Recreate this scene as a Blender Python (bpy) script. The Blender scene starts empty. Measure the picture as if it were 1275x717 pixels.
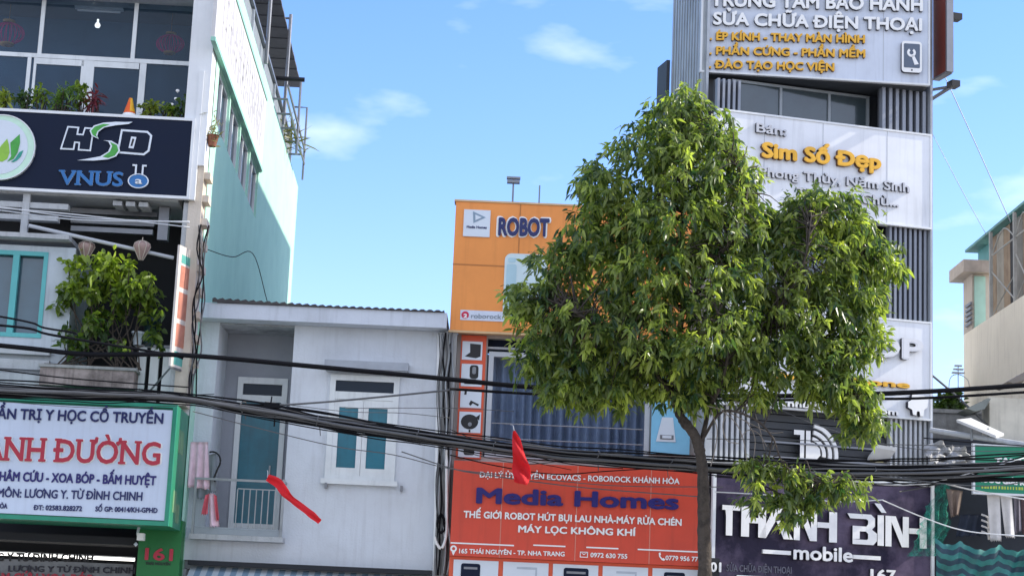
import bpy, math, random, unicodedata
import numpy as np
from mathutils import Matrix, Vector
random.seed(7)
rng = np.random.default_rng(7)
S = bpy.context.scene
COL = S.collection
rad = math.radians

# ------------------------------------------------------------------ camera
CAM = np.array([0.0, 0.0, 1.65]); PITCH = rad(10.9); ROLL = rad(2.5); FPX = 2300.0
_c, _s = math.cos(PITCH), math.sin(PITCH)
_r0, _f0, _u0 = np.array([1., 0, 0]), np.array([0, _c, _s]), np.array([0, -_s, _c])
RIGHT = math.cos(ROLL) * _r0 + math.sin(ROLL) * _u0
UP = -math.sin(ROLL) * _r0 + math.cos(ROLL) * _u0
cam = bpy.data.cameras.new('camera'); camo = bpy.data.objects.new('camera', cam); COL.objects.link(camo)
cam.sensor_width = 36; cam.lens = FPX / 1275 * 36; cam.clip_start = 0.1; cam.clip_end = 3000
camo.matrix_world = Matrix([[RIGHT[i], UP[i], -_f0[i], CAM[i]] for i in range(3)] + [[0, 0, 0, 1]])
S.camera = camo
S.render.resolution_x, S.render.resolution_y = 1024, 575

# ------------------------------------------------------------------ light
SUN_EL, SUN_BACK = rad(33), rad(8)            # sun over the right end of the street, a little behind the facades
S.view_settings.view_transform = 'Standard'; S.view_settings.look = 'None'
S.view_settings.exposure = 1.3; S.view_settings.gamma = 1
S.cycles.max_bounces = 6; S.cycles.transparent_max_bounces = 8
S.cycles.use_denoising = True
W = bpy.data.worlds.new('World'); S.world = W; W.use_nodes = True
nt = W.node_tree; nt.nodes.clear()
wo = nt.nodes.new('ShaderNodeOutputWorld'); bg = nt.nodes.new('ShaderNodeBackground')
sky = nt.nodes.new('ShaderNodeTexSky'); sky.sky_type = 'NISHITA'; sky.sun_disc = False
sky.sun_elevation = SUN_EL; sky.sun_rotation = rad(90) - SUN_BACK
sky.air_density = 1.0; sky.dust_density = 0.25; sky.ozone_density = 3.0; sky.altitude = 0
bg.inputs['Strength'].default_value = 0.15
tc = nt.nodes.new('ShaderNodeTexCoord'); mp = nt.nodes.new('ShaderNodeMapping')
mp.inputs['Scale'].default_value = (5, 5, 13); mp.inputs['Location'].default_value = (1.7, 0.3, 2.1)
nz = nt.nodes.new('ShaderNodeTexNoise'); nz.inputs['Scale'].default_value = 1.9; nz.inputs['Detail'].default_value = 5; nz.inputs['Roughness'].default_value = 0.5
rp = nt.nodes.new('ShaderNodeValToRGB'); rp.color_ramp.elements[0].position = 0.635; rp.color_ramp.elements[1].position = 0.98
rp.color_ramp.elements[1].color = (0.55, 0.55, 0.55, 1)
mx = nt.nodes.new('ShaderNodeMix'); mx.data_type = 'RGBA'
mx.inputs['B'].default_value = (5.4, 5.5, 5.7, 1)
hs_ = nt.nodes.new('ShaderNodeHueSaturation'); hs_.inputs['Saturation'].default_value = 1.22; hs_.inputs['Value'].default_value = 0.86
mu_ = nt.nodes.new('ShaderNodeMix'); mu_.data_type = 'RGBA'; mu_.blend_type = 'MULTIPLY'; mu_.inputs['Factor'].default_value = 1; mu_.inputs['B'].default_value = (1.12, 0.90, 1.0, 1)
L = nt.links.new
L(tc.outputs['Generated'], mp.inputs['Vector']); L(mp.outputs[0], nz.inputs['Vector']);
sx_ = nt.nodes.new('ShaderNodeSeparateXYZ'); L(tc.outputs['Generated'], sx_.inputs[0])          # unseen bright cloud added behind the camera to lift the shaded facades
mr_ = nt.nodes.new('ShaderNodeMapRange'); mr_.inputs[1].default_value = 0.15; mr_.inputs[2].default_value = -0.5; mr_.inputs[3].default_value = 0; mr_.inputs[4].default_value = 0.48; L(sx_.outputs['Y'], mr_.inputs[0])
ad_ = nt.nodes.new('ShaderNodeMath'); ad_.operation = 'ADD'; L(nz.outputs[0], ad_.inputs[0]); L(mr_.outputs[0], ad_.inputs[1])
last = ad_.outputs[0]
for px_, py_, r_, g_ in ((770, 100, .07, .12), (690, 130, .045, .07), (1195, 390, .09, .13)):
    d_ = RIGHT * (px_ - 637.5) / FPX + UP * (358.5 - py_) / FPX + _f0; d_ = d_ / np.linalg.norm(d_)
    vd = nt.nodes.new('ShaderNodeVectorMath'); vd.operation = 'DISTANCE'; vd.inputs[1].default_value = tuple(d_); L(tc.outputs['Generated'], vd.inputs[0])
    mm_ = nt.nodes.new('ShaderNodeMapRange'); mm_.inputs[1].default_value = r_; mm_.inputs[2].default_value = 0; mm_.inputs[3].default_value = 0; mm_.inputs[4].default_value = g_; L(vd.outputs['Value'], mm_.inputs[0])
    a2 = nt.nodes.new('ShaderNodeMath'); a2.operation = 'ADD'; L(last, a2.inputs[0]); L(mm_.outputs[0], a2.inputs[1]); last = a2.outputs[0]
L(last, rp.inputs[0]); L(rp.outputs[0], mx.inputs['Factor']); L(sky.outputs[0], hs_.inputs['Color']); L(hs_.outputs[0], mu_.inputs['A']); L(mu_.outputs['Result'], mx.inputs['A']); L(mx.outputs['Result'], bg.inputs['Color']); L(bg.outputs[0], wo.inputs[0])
sl = bpy.data.lights.new('sun', 'SUN'); slo = bpy.data.objects.new('sun', sl); COL.objects.link(slo)
sl.energy = 2.6; sl.angle = rad(0.5); sl.color = (1.0, 0.93, 0.80)
sd = Vector((math.cos(SUN_BACK) * math.cos(SUN_EL), math.sin(SUN_BACK) * math.cos(SUN_EL), math.sin(SUN_EL)))
slo.rotation_euler = sd.to_track_quat('Z', 'Y').to_euler(); slo.location = (30, 20, 30)

# ------------------------------------------------------------------ helpers
def ray(px, py):
    return RIGHT * (px - 637.5) / FPX + UP * (358.5 - py) / FPX + _f0
class Fr:                                      # a facade frame: u along it, d into the building, z up
    def __init__(s, x, y, deg):
        s.o = np.array([x, y, 0.]); s.a = rad(deg)
        s.U = np.array([math.cos(s.a), math.sin(s.a), 0]); s.D = np.array([-math.sin(s.a), math.cos(s.a), 0])
    def w(s, u, d, z): return s.o + s.U * u + s.D * d + np.array([0, 0, z])
    def p(s, px, py, d=0.0):
        r = ray(px, py); t = (d - (CAM - s.o) @ s.D) / (r @ s.D)
        q = CAM + r * t
        return float((q - s.o) @ s.U), float(q[2])
    def rect(s, x0, y0, x1, y1, d=0.0):        # top-left and bottom-right pixels -> u0,u1,z0,z1
        a, b = s.p(x0, y0, d), s.p(x1, y1, d)
        return a[0], b[0], b[1], a[1]
    def quad(s, tl, tr, br, bl, d=0.0):        # four corners of a sign -> the upright rectangle closest to them
        q = [s.p(*c, d) for c in (tl, tr, br, bl)]
        return (q[0][0] + q[3][0]) / 2, (q[1][0] + q[2][0]) / 2, (q[2][1] + q[3][1]) / 2, (q[0][1] + q[1][1]) / 2
class MB:
    def __init__(s): s.V = []; s.F = []; s.M = []; s.m = 0; s.smooth = False; s.attr = None
    def add(s, vs, fs, m=None):
        n = len(s.V); s.V += [tuple(v) for v in vs]; s.F += [tuple(i + n for i in f) for f in fs]
        s.M += [s.m if m is None else m] * len(fs); return s
    def box(s, u0, u1, d0, d1, z0, z1, m=None):
        if u0 > u1: u0, u1 = u1, u0
        if d0 > d1: d0, d1 = d1, d0
        if z0 > z1: z0, z1 = z1, z0
        v = [(u0, d0, z0), (u1, d0, z0), (u1, d1, z0), (u0, d1, z0), (u0, d0, z1), (u1, d0, z1), (u1, d1, z1), (u0, d1, z1)]
        return s.add(v, [(0, 1, 5, 4), (1, 2, 6, 5), (2, 3, 7, 6), (3, 0, 4, 7), (4, 5, 6, 7), (3, 2, 1, 0)], m)
    def quad(s, a, b, c, d, m=None): return s.add([a, b, c, d], [(0, 1, 2, 3)], m)
    def prism(s, poly, d0, d1, front=0, side=None):    # poly in (u,z); front face at d0 (towards the street)
        n = len(poly); side = front if side is None else side
        v = [(u, d0, z) for u, z in poly] + [(u, d1, z) for u, z in poly]
        s.add(v, [tuple(range(n))], front); k = len(s.V) - 2 * n
        s.F += [tuple(k + j for j in f) for f in [(i, i + n, (i + 1) % n + n, (i + 1) % n) for i in range(n)]] + [tuple(k + n + n - 1 - i for i in range(n))]
        s.M += [side] * (n + 1); return s
    def tube(s, pts, r, n=6, m=None, cap=True):
        P = [Vector(p) for p in pts]; rr = r if isinstance(r, (list, tuple)) else [r] * len(P)
        vs = []; fs = []; ref = None
        for i, p in enumerate(P):
            t = (P[min(i + 1, len(P) - 1)] - P[max(i - 1, 0)]); t.normalize()
            if ref is None: ref = Vector((0, 0, 1)) if abs(t.z) < .9 else Vector((1, 0, 0))
            a = t.cross(ref)
            if a.length < 1e-5: a = t.orthogonal()
            a.normalize(); b = t.cross(a); ref = a.cross(t) if False else ref
            for k in range(n):
                w = 2 * math.pi * k / n
                vs.append(p + a * (math.cos(w) * rr[i]) + b * (math.sin(w) * rr[i]))
        for i in range(len(P) - 1):
            for k in range(n): fs.append((i * n + k, i * n + (k + 1) % n, (i + 1) * n + (k + 1) % n, (i + 1) * n + k))
        if cap: fs += [tuple(range(n)), tuple((len(P) - 1) * n + k for k in range(n))]
        return s.add(vs, fs, m)
    def lathe(s, c, prof, n=20, m=None, a0=0, a1=2 * math.pi):          # prof: list of (r,z) around a vertical axis
        vs = []; fs = []
        for r, z in prof:
            for k in range(n): w = a0 + (a1 - a0) * k / n; vs.append((c[0] + r * math.cos(w), c[1] + r * math.sin(w), c[2] + z))
        for i in range(len(prof) - 1):
            for k in range(n): fs.append((i * n + k, i * n + (k + 1) % n, (i + 1) * n + (k + 1) % n, (i + 1) * n + k))
        return s.add(vs, fs, m)
    def wall(s, u0, u1, z0, z1, d0, d1, holes, m=None, rm=None):        # front sheet with rectangular openings and their reveals
        us = sorted({u0, u1} | {min(max(h[i], u0), u1) for h in holes for i in (0, 1)}); zs = sorted({z0, z1} | {min(max(h[i], z0), z1) for h in holes for i in (2, 3)})
        for i in range(len(us) - 1):
            for j in range(len(zs) - 1):
                cu, cz = (us[i] + us[i + 1]) / 2, (zs[j] + zs[j + 1]) / 2
                if any(h[0] < cu < h[1] and h[2] < cz < h[3] for h in holes): continue
                s.quad((us[i], d0, zs[j]), (us[i + 1], d0, zs[j]), (us[i + 1], d0, zs[j + 1]), (us[i], d0, zs[j + 1]), m)
        for a, b, c, e in holes:
            for q in (((a, d0, c), (a, d1, c), (a, d1, e), (a, d0, e)), ((b, d0, c), (b, d1, c), (b, d1, e), (b, d0, e)),
                      ((a, d0, e), (b, d0, e), (b, d1, e), (a, d1, e)), ((a, d0, c), (b, d0, c), (b, d1, c), (a, d1, c))): s.quad(*q, rm if rm is not None else m)
        return s
    def frame(s, u0, u1, z0, z1, d0, d1, t, m=None, tb=None):
        tb = tb or t
        s.box(u0, u0 + t, d0, d1, z0, z1, m); s.box(u1 - t, u1, d0, d1, z0, z1, m)
        s.box(u0 + t, u1 - t, d0, d1, z1 - tb, z1, m); return s.box(u0 + t, u1 - t, d0, d1, z0, z0 + tb, m)
ROOT = {}
def mesh_of(name, mb, F, base, mats):
    me = bpy.data.meshes.new(name)
    V = np.array(mb.V, float).reshape(-1, 3) - np.array(base)
    me.from_pydata(V.tolist(), [], mb.F)
    for m in (mats if isinstance(mats, (list, tuple)) else [mats]): me.materials.append(m)
    me.polygons.foreach_set('material_index', mb.M)
    if mb.smooth: me.polygons.foreach_set('use_smooth', [True] * len(mb.F))
    if mb.attr is not None:
        a = me.attributes.new('tone', 'FLOAT', 'POINT'); a.data.foreach_set('value', np.asarray(mb.attr, np.float32))
    me.update(); return me
def place(o, F, base):
    w = F.w(*base); o.location = w; o.rotation_euler = (0, 0, F.a)
def tag(o, label=None, cat=None, group=None, kind=None):
    if label: o['label'] = label
    if cat: o['category'] = cat
    if group: o['group'] = group
    if kind: o['kind'] = kind
    return o
def thing(name, label, cat, F, base, group=None):
    o = bpy.data.objects.new(name, None); o.empty_display_size = .2; COL.objects.link(o); place(o, F, base)
    ROOT[o.name] = (F, base); return tag(o, label, cat, group)
def part(name, mb, mats, parent, label=None):
    F, base = ROOT[parent.name]
    o = bpy.data.objects.new(name, mesh_of(name, mb, F, base, mats)); COL.objects.link(o); o.parent = parent
    ROOT[o.name] = (F, base); return tag(o, label)
def solo(name, mb, mats, label, cat, F, group=None, kind=None, base=None):
    if base is None:
        v = np.array(mb.V, float); base = tuple(((v.min(0) + v.max(0)) / 2)[:2]) + (float(v[:, 2].min()),)
    o = bpy.data.objects.new(name, mesh_of(name, mb, F, base, mats)); COL.objects.link(o); place(o, F, base)
    ROOT[o.name] = (F, base); return tag(o, label, cat, group, kind)
_txt = {}
PLAIN = {'Đ': 'D', 'đ': 'd', 'Ư': 'U', 'ư': 'u', 'Ơ': 'O', 'ơ': 'o', 'Ừ': 'Ù', 'Ứ': 'Ú', 'Ử': 'Ủ', 'Ữ': 'Ũ', 'Ự': 'Ụ', 'Ờ': 'Ò', 'Ớ': 'Ó', 'Ở': 'Ỏ', 'Ỡ': 'Õ', 'Ợ': 'Ọ', 'ữ': 'ũ', 'ử': 'ủ', 'ớ': 'ó'}
def raw_text(s):
    if s not in _txt:
        c = bpy.data.curves.new('t', 'FONT'); c.body = s; c.size = 1; c.extrude = .05; c.resolution_u = 3
        o = bpy.data.objects.new('t', c); COL.objects.link(o)
        dg = bpy.context.evaluated_depsgraph_get(); me = bpy.data.meshes.new_from_object(o.evaluated_get(dg))
        V = np.array([v.co[:] for v in me.vertices]).reshape(-1, 3); Fc = [tuple(p.vertices) for p in me.polygons]; N = [p.normal.z for p in me.polygons]
        bpy.data.objects.remove(o); bpy.data.curves.remove(c); bpy.data.meshes.remove(me); _txt[s] = (V, Fc, N)
    return _txt[s]
def text_mesh(s, serif=False):
    """letters with the barred and horned Vietnamese capitals put together from plain ones"""
    p = ''.join(PLAIN.get(c, c) for c in s); V, Fc, N = raw_text(p); V = V.copy(); Fc = list(Fc); N = list(N)
    def add(poly):
        nonlocal V
        n = len(V); k = len(poly); V = np.vstack([V, [(x, y, .052) for x, y in poly], [(x, y, -.05) for x, y in poly]])
        Fc.append(tuple(range(n, n + k))); N.append(1)
        for i in range(k): Fc.append((n + i, n + i + k, n + (i + 1) % k + k, n + (i + 1) % k)); N.append(0)
    for i, c in enumerate(s):
        if c in PLAIN:
            xr = raw_text(p[:i + 1])[0][:, 0].max(); w = np.ptp(raw_text(p[i])[0][:, 0]); xl = xr - w; low = c.islower(); h = .50 if low else .70
            if c == 'Đ': add([(xl - .09, .32), (xl + .30 * w + .04, .32), (xl + .30 * w + .04, .40), (xl - .09, .40)])
            elif c == 'đ': add([(xr - .22, .58), (xr + .05, .58), (xr + .05, .65), (xr - .22, .65)])
            else: add([(xr - .07, h - .06), (xr + .02, h - .02), (xr + .03, h + .08), (xr + .10, h + .08), (xr + .09, h - .05), (xr, h - .13)])
    if serif:
        for i, c in enumerate(p):
            if c == ' ': continue
            xr = raw_text(p[:i + 1])[0][:, 0].max(); xl = xr - np.ptp(raw_text(c)[0][:, 0]); b = unicodedata.normalize('NFD', c)[0]
            L_, R_, M_ = xl + .05, xr - .05, (xl + xr) / 2
            for x, top in {'N': ((L_, 0), (L_, 1), (R_, 1)), 'H': ((L_, 0), (L_, 1), (R_, 0), (R_, 1)), 'A': ((L_, 0), (R_, 0)), 'U': ((L_, 1), (R_, 1)), 'D': ((L_, 0), (L_, 1)), 'V': ((L_, 1), (R_, 1))}.get(b, ()):
                y = .70 if top else 0; add([(x - .11, y - (.035 if top else 0)), (x + .11, y - (.035 if top else 0)), (x + .11, y + (0 if top else .035)), (x - .11, y + (0 if top else .035))])
    return V, Fc, N
def text(F, s, x0, y0, x1, y1, cap, d, th=.03, bold=.02, slant=0, mb=None, fm=0, sm=1, serif=False):
    """lettering from the left baseline pixel to the right baseline pixel, capitals 'cap' pixels high, standing th proud of depth d"""
    (ua, za), (ub, zb) = F.p(x0, y0, d), F.p(x1, y1, d)
    h = F.p(x0, y0 - cap, d)[1] - za
    V, Fc, N = text_mesh(s, serif); b = bold * .8
    sx = (ub - ua) / (np.ptp(V[:, 0]) + 2 * b); sz = h / (0.728 + 2 * b); slope = (zb - za) / (ub - ua); mb = mb or MB()
    sh = [(0, 0)] if bold < .008 else [(0, 0)] + [(b * math.cos(a), b * math.sin(a)) for a in np.arange(8) * math.pi / 4]
    for k, (ex, ey) in enumerate(sh):
        x = (V[:, 0] - V[:, 0].min() + b + ex) * sx; z = (V[:, 1] + b + ey) * sz
        v = np.stack([ua + x + z * slant, d - th / 2 - V[:, 2] / 0.05 * th / 2 + k * .0004, za + z + x * slope], 1)
        n = len(mb.V); mb.V += [tuple(q) for q in v]; mb.F += [tuple(i + n for i in f) for f in Fc]; mb.M += [fm if q > .7 else sm for q in N]
    return mb
def ellipse(cu, cz, ru, rz, n=28, a0=0, a1=2 * math.pi): return [(cu + ru * math.cos(a0 + (a1 - a0) * k / n), cz + rz * math.sin(a0 + (a1 - a0) * k / n)) for k in range(n)]
def rrect(u0, u1, z0, z1, r, n=4):
    o = []
    for cu, cz, a in ((u1 - r, z0 + r, -90), (u1 - r, z1 - r, 0), (u0 + r, z1 - r, 90), (u0 + r, z0 + r, 180)):
        o += [(cu + r * math.cos(rad(a + 90 * k / n)), cz + r * math.sin(rad(a + 90 * k / n))) for k in range(n + 1)]
    return o
def ring(mb, cu, cz, r0, r1, d0, d1, n=32, m=0, a0=0, a1=2 * math.pi, sq=1.0):
    for k in range(n):
        a, b = a0 + (a1 - a0) * k / n, a0 + (a1 - a0) * (k + 1) / n
        mb.prism([(cu + r0 * math.cos(a), cz + sq * r0 * math.sin(a)), (cu + r1 * math.cos(a), cz + sq * r1 * math.sin(a)), (cu + r1 * math.cos(b), cz + sq * r1 * math.sin(b)), (cu + r0 * math.cos(b), cz + sq * r0 * math.sin(b))], d0, d1, m)
    return mb
def smooth(pts, k=6):
    P = [np.array(p, float) for p in pts]
    if len(P) < 3: return [tuple(P[0] + (P[-1] - P[0]) * t / k) for t in range(k + 1)]
    P = [2 * P[0] - P[1]] + P + [2 * P[-1] - P[-2]]; out = []
    for i in range(1, len(P) - 2):
        for t in np.arange(k) / k:
            a, b, c, e = P[i - 1], P[i], P[i + 1], P[i + 2]
            out.append(tuple(.5 * (2 * b + (c - a) * t + (2 * a - 5 * b + 4 * c - e) * t * t + (3 * b - a - 3 * c + e) * t ** 3)))
    return out + [tuple(P[-2])]

# ------------------------------------------------------------------ materials
def M(name, col, rough=.6, var=.18, scale=2.0, metal=0, bump=0, streak=0, spec=.4, dirt=None, emit=0):
    m = bpy.data.materials.new(name); m.use_nodes = True; n = m.node_tree; P = n.nodes['Principled BSDF']; l = n.links.new
    P.inputs['Roughness'].default_value = rough; P.inputs['Metallic'].default_value = metal; P.inputs['Specular IOR Level'].default_value = spec
    P.inputs['Base Color'].default_value = (*col, 1)
    if emit: P.inputs['Emission Color'].default_value = (*col, 1); P.inputs['Emission Strength'].default_value = emit
    t = n.nodes.new('ShaderNodeTexCoord'); src = None
    def mixin(fac_out, lo, colr):
        nonlocal src
        r = n.nodes.new('ShaderNodeMapRange'); r.inputs[1].default_value = lo[0]; r.inputs[2].default_value = lo[1]; r.inputs[3].default_value = 0; r.inputs[4].default_value = lo[2]
        x = n.nodes.new('ShaderNodeMix'); x.data_type = 'RGBA'; l(fac_out, r.inputs[0]); l(r.outputs[0], x.inputs['Factor'])
        if src is None: x.inputs['A'].default_value = (*col, 1)
        else: l(src, x.inputs['A'])
        x.inputs['B'].default_value = (*colr, 1); src = x.outputs['Result']
    d = dirt or tuple(c * .35 + .012 for c in col)
    if var:
        z = n.nodes.new('ShaderNodeTexNoise'); z.inputs['Scale'].default_value = scale; z.inputs['Detail'].default_value = 8; z.inputs['Roughness'].default_value = .65; l(t.outputs['Object'], z.inputs['Vector'])
        mixin(z.outputs[0], (.42, .75, var * 2), d)
    if streak:
        mp = n.nodes.new('ShaderNodeMapping'); mp.inputs['Scale'].default_value = (5, 5, .35); z = n.nodes.new('ShaderNodeTexNoise'); z.inputs['Scale'].default_value = 2.2; z.inputs['Detail'].default_value = 6
        l(t.outputs['Object'], mp.inputs['Vector']); l(mp.outputs[0], z.inputs['Vector']); mixin(z.outputs[0], (.52, .78, streak), d)
    if src is not None: l(src, P.inputs['Base Color'])
    if bump:
        z = n.nodes.new('ShaderNodeTexNoise'); z.inputs['Scale'].default_value = 28; z.inputs['Detail'].default_value = 5; l(t.outputs['Object'], z.inputs['Vector'])
        b = n.nodes.new('ShaderNodeBump'); b.inputs['Strength'].default_value = bump; b.inputs['Distance'].default_value = .02; l(z.outputs[0], b.inputs['Height']); l(b.outputs[0], P.inputs['Normal'])
    return m
def Glass(name, tint, alpha=.55, rough=.04):
    m = bpy.data.materials.new(name); m.use_nodes = True; n = m.node_tree; l = n.links.new; P = n.nodes['Principled BSDF']
    P.inputs['Base Color'].default_value = (*tint, 1); P.inputs['Roughness'].default_value = rough; P.inputs['Specular IOR Level'].default_value = .5
    T = n.nodes.new('ShaderNodeBsdfTransparent'); T.inputs[0].default_value = (.75, .85, .95, 1); x = n.nodes.new('ShaderNodeMixShader'); x.inputs[0].default_value = alpha
    l(T.outputs[0], x.inputs[1]); l(P.outputs[0], x.inputs[2]); l(x.outputs[0], n.nodes['Material Output'].inputs[0]); return m
def Leaf(name, dark, light, trans=.3, rough=.38):
    m = bpy.data.materials.new(name); m.use_nodes = True; n = m.node_tree; l = n.links.new; P = n.nodes['Principled BSDF']
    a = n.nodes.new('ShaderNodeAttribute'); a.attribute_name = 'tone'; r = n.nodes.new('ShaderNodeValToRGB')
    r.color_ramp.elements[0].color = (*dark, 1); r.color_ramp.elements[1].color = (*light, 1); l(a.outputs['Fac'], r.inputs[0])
    l(r.outputs[0], P.inputs['Base Color']); P.inputs['Roughness'].default_value = rough; P.inputs['Specular IOR Level'].default_value = .5
    T = n.nodes.new('ShaderNodeBsdfTranslucent'); g = n.nodes.new('ShaderNodeMix'); g.data_type = 'RGBA'; g.blend_type = 'MULTIPLY'; g.inputs['Factor'].default_value = 1
    g.inputs['B'].default_value = (1.75, 2.0, .75, 1); l(r.outputs[0], g.inputs['A']); l(g.outputs['Result'], T.inputs[0])
    x = n.nodes.new('ShaderNodeMixShader'); x.inputs[0].default_value = trans; l(P.outputs[0], x.inputs[1]); l(T.outputs[0], x.inputs[2]); l(x.outputs[0], n.nodes['Material Output'].inputs[0]); return m
white = M('white_paint', (.72, .74, .75), .5, .08, 1.5, streak=.12)
frame_w = M('white_frame', (.70, .73, .73), .4, .10, 3, streak=.25)
acp = M('white_panel', (.74, .76, .79), .35, .12, .8, streak=.25)
acp_shade = M('white_panel_shaded', (.60, .65, .74), .35, .12, .8, streak=.25)  # white panel with bluish shade put into its colour
greywall = M('grey_blue_wall', (.63, .665, .71), .8, .20, 1.3, bump=.35, streak=.42, dirt=(.42, .43, .45))
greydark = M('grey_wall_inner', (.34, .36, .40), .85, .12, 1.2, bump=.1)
concrete = M('concrete', (.34, .34, .33), .9, .3, 1.6, bump=.4, streak=.5, dirt=(.10, .10, .10))
paleconc = M('pale_concrete', (.46, .48, .49), .85, .2, 1.6, bump=.3, streak=.35, dirt=(.15, .15, .15))
beige = M('beige_plaster', (.60, .53, .44), .85, .25, 1.4, bump=.3, streak=.3, dirt=(.2, .16, .12))
cream = M('cream_plaster', (.92, .84, .70), .9, .10, .8, bump=.25, streak=.35, dirt=(.40, .34, .27))
mint = M('mint_plaster', (.42, .70, .55), .8, .22, 1.2, bump=.25, streak=.28, dirt=(.27, .53, .42))
mintdark = M('mint_trim', (.28, .55, .44), .6, .1)
teal = M('teal_door', (.016, .155, .215), .28, .30, 1.3, streak=.35)
mintframe = M('turquoise_frame', (.10, .42, .42), .45, .1)
navy = M('navy_board', (.008, .014, .034), .5, .08, spec=.12)
black = M('black_plastic', (.012, .012, .014), .45, .1)
cable = M('cable_black', (.006, .006, .008), .75, .15, spec=.15)
cablegrey = M('cable_grey', (.11, .112, .115), .6, .15)
dark = M('dark_recess', (.018, .02, .025), .7, .2)
darkgrey = M('dark_grey_cladding', (.05, .055, .062), .55, .2)
slat = M('grey_slat', (.24, .26, .30), .45, .1, metal=.2)
slat_lt = M('light_slat', (.50, .52, .54), .45, .1)
glass = M('window_glass', (.012, .022, .038), .2, 0, spec=.18)
glass_see = Glass('tinted_glass', (.030, .060, .095), .45)  # reflected grey-blue is put into the tint
metal = M('grey_metal', (.22, .23, .25), .45, .2, metal=.5)
steel = M('galvanised_steel', (.34, .36, .37), .5, .25, metal=.3, streak=.2)
orange = M('orange_board', (.80, .29, .065), .5, .16, .9, streak=.30, dirt=(.45, .15, .03))
redor = M('red_board', (.64, .068, .034), .45, .14, .9, streak=.25)
redor2 = M('red_trim', (.66, .10, .04), .5, .08)
green = M('green_board', (.018, .21, .11), .4, .1, streak=.15)
greend = M('green_panel', (.01, .15, .035), .5, .1)
signwhite = M('sign_white', (.58, .66, .78), .4, .10, .8, streak=.15)
letter_navy = M('letter_navy', (.015, .022, .11), .45, 0)
letter_blue = M('letter_blue', (.018, .014, .14), .45, 0)
letter_red = M('letter_red', (.42, .02, .045), .4, 0)
letter_white = M('letter_white', (.82, .82, .80), .4, .03)
letter_gold = M('letter_gold', (.78, .42, .03), .4, .08, 6)
letter_dark = M('letter_return', (.03, .03, .045), .5, 0)
letter_brown = M('letter_return_brown', (.14, .05, .01), .5, 0)
letter_cyan = M('letter_cyan', (.02, .15, .40), .4, .15, 6)
chrome = M('letter_chrome', (.62, .66, .70), .3, .1, 6, metal=.3)
logo_green = M('logo_green', (.06, .36, .05), .4, .3, 8)
logo_lime = M('logo_lime', (.26, .50, .05), .4, .2, 8)
logo_mint = M('logo_mint', (.55, .78, .62), .4, .15, 3)
purple = M('purple_banner', (.022, .018, .040), .45, .5, .55, spec=.15, dirt=(.26, .20, .30))
redbrown = M('redbrown_panel', (.16, .03, .018), .5, .3, 1.5)
redcloth = Leaf('red_cloth', (.66, .014, .022), (.66, .02, .03), .18, .8)
pinkcloth = M('pale_pink_cloth', (.80, .58, .66), .85, .2, 6)
pinkred = M('pink_cloth', (.72, .14, .18), .85, .3, 5)
greycloth = M('grey_cloth', (.22, .25, .27), .85, .2, 5)
whitecloth = M('white_cloth', (.62, .60, .58), .85, .15, 5)
browncloth = M('brown_cloth', (.20, .15, .12), .85, .2, 5)
curtain = M('blue_grey_curtain', (.36, .38, .46), .85, .15, 3)
bark = M('bark', (.075, .06, .048), .95, .5, 9, bump=1.0, streak=.5, dirt=(.022, .018, .015))
twigm = M('dry_twig', (.26, .22, .18), .9, .3, 7)
rust = M('rusty_sheet', (.36, .27, .19), .8, .35, 2, streak=.5, dirt=(.14, .08, .05))
asphalt = M('asphalt', (.11, .108, .104), .9, .3, 3, bump=.3)
paving = M('paving', (.42, .40, .36), .9, .3, 3, bump=.3)
bulbglow = M('bulb_glow', (1, .97, .92), .5, 0, emit=.9)
lampglow = M('lamp_glow', (1, .97, .92), .5, 0, emit=1.3)
posterblue = M('poster_blue', (.22, .52, .72), .4, .15, 1.2)
picwhite = M('picture_white', (.62, .68, .74), .4, .05)
terracotta = M('terracotta', (.25, .10, .06), .8, .2)
# ------------------------------------------------------------------ setting (all below the frame, but real)
WLD = Fr(0, 0, 0)
mb = MB(); mb.quad((-400, -400, -.12), (400, -400, -.12), (400, 1500, -.12), (-400, 1500, -.12)); tag(solo('ground', mb, paving, None, None, WLD, base=(0, 0, -.12)), kind='structure')
mb = MB(); mb.quad((-200, 2, -.10), (200, 2, -.10), (200, 22, -.10), (-200, 22, -.10)); tag(solo('road', mb, asphalt, None, None, WLD, base=(0, 12, -.1)), kind='structure')
mb = MB(); mb.box(-200, 200, 22, 33, -.11, 0); mb.box(-200, 200, -4, 2, -.11, .02); tag(solo('pavement', mb, paving, None, None, WLD, base=(0, 27, 0)), kind='structure')

# ------------------------------------------------------------------ frames of the facades
FL = Fr(-5.15, 32, 2); FG = Fr(-3.0, 33.2, 0); FO = Fr(1.18, 33, 0); FT = Fr(3.83, 32.9, 15); FB = Fr(*FT.w(FT.p(1157.5, 60)[0], -.3, 0)[:2], 3)
UE = FL.p(259, 200, .4)[0]                       # the side wall of the left building
FS = Fr(*FL.w(UE, 0, 0)[:2], 92)                 # frame of that side wall: u = depth from the sign plane
FC = Fr(10.45, 42, -90)                          # side wall of the cream building on the right
FR = Fr(9.0, 33, 0)                              # stalls on the right

# ------------------------------------------------------------------ left building
zTop = FL.p(120, -70, 0)[1]
Bm = thing('apartment_house', 'tall mint green town house with a dark sign across its balcony', 'building', FL, (-3, 3, 0))
uL = FL.p(-90, 200)[0]; depth = FS.p(370, 250)[0]
zw0, zw1 = FS.p(318, 272)[1], FS.p(319, 207)[1]
wu0, wu1 = FS.p(268, 150)[0], FS.p(320, 250)[0]
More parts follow.
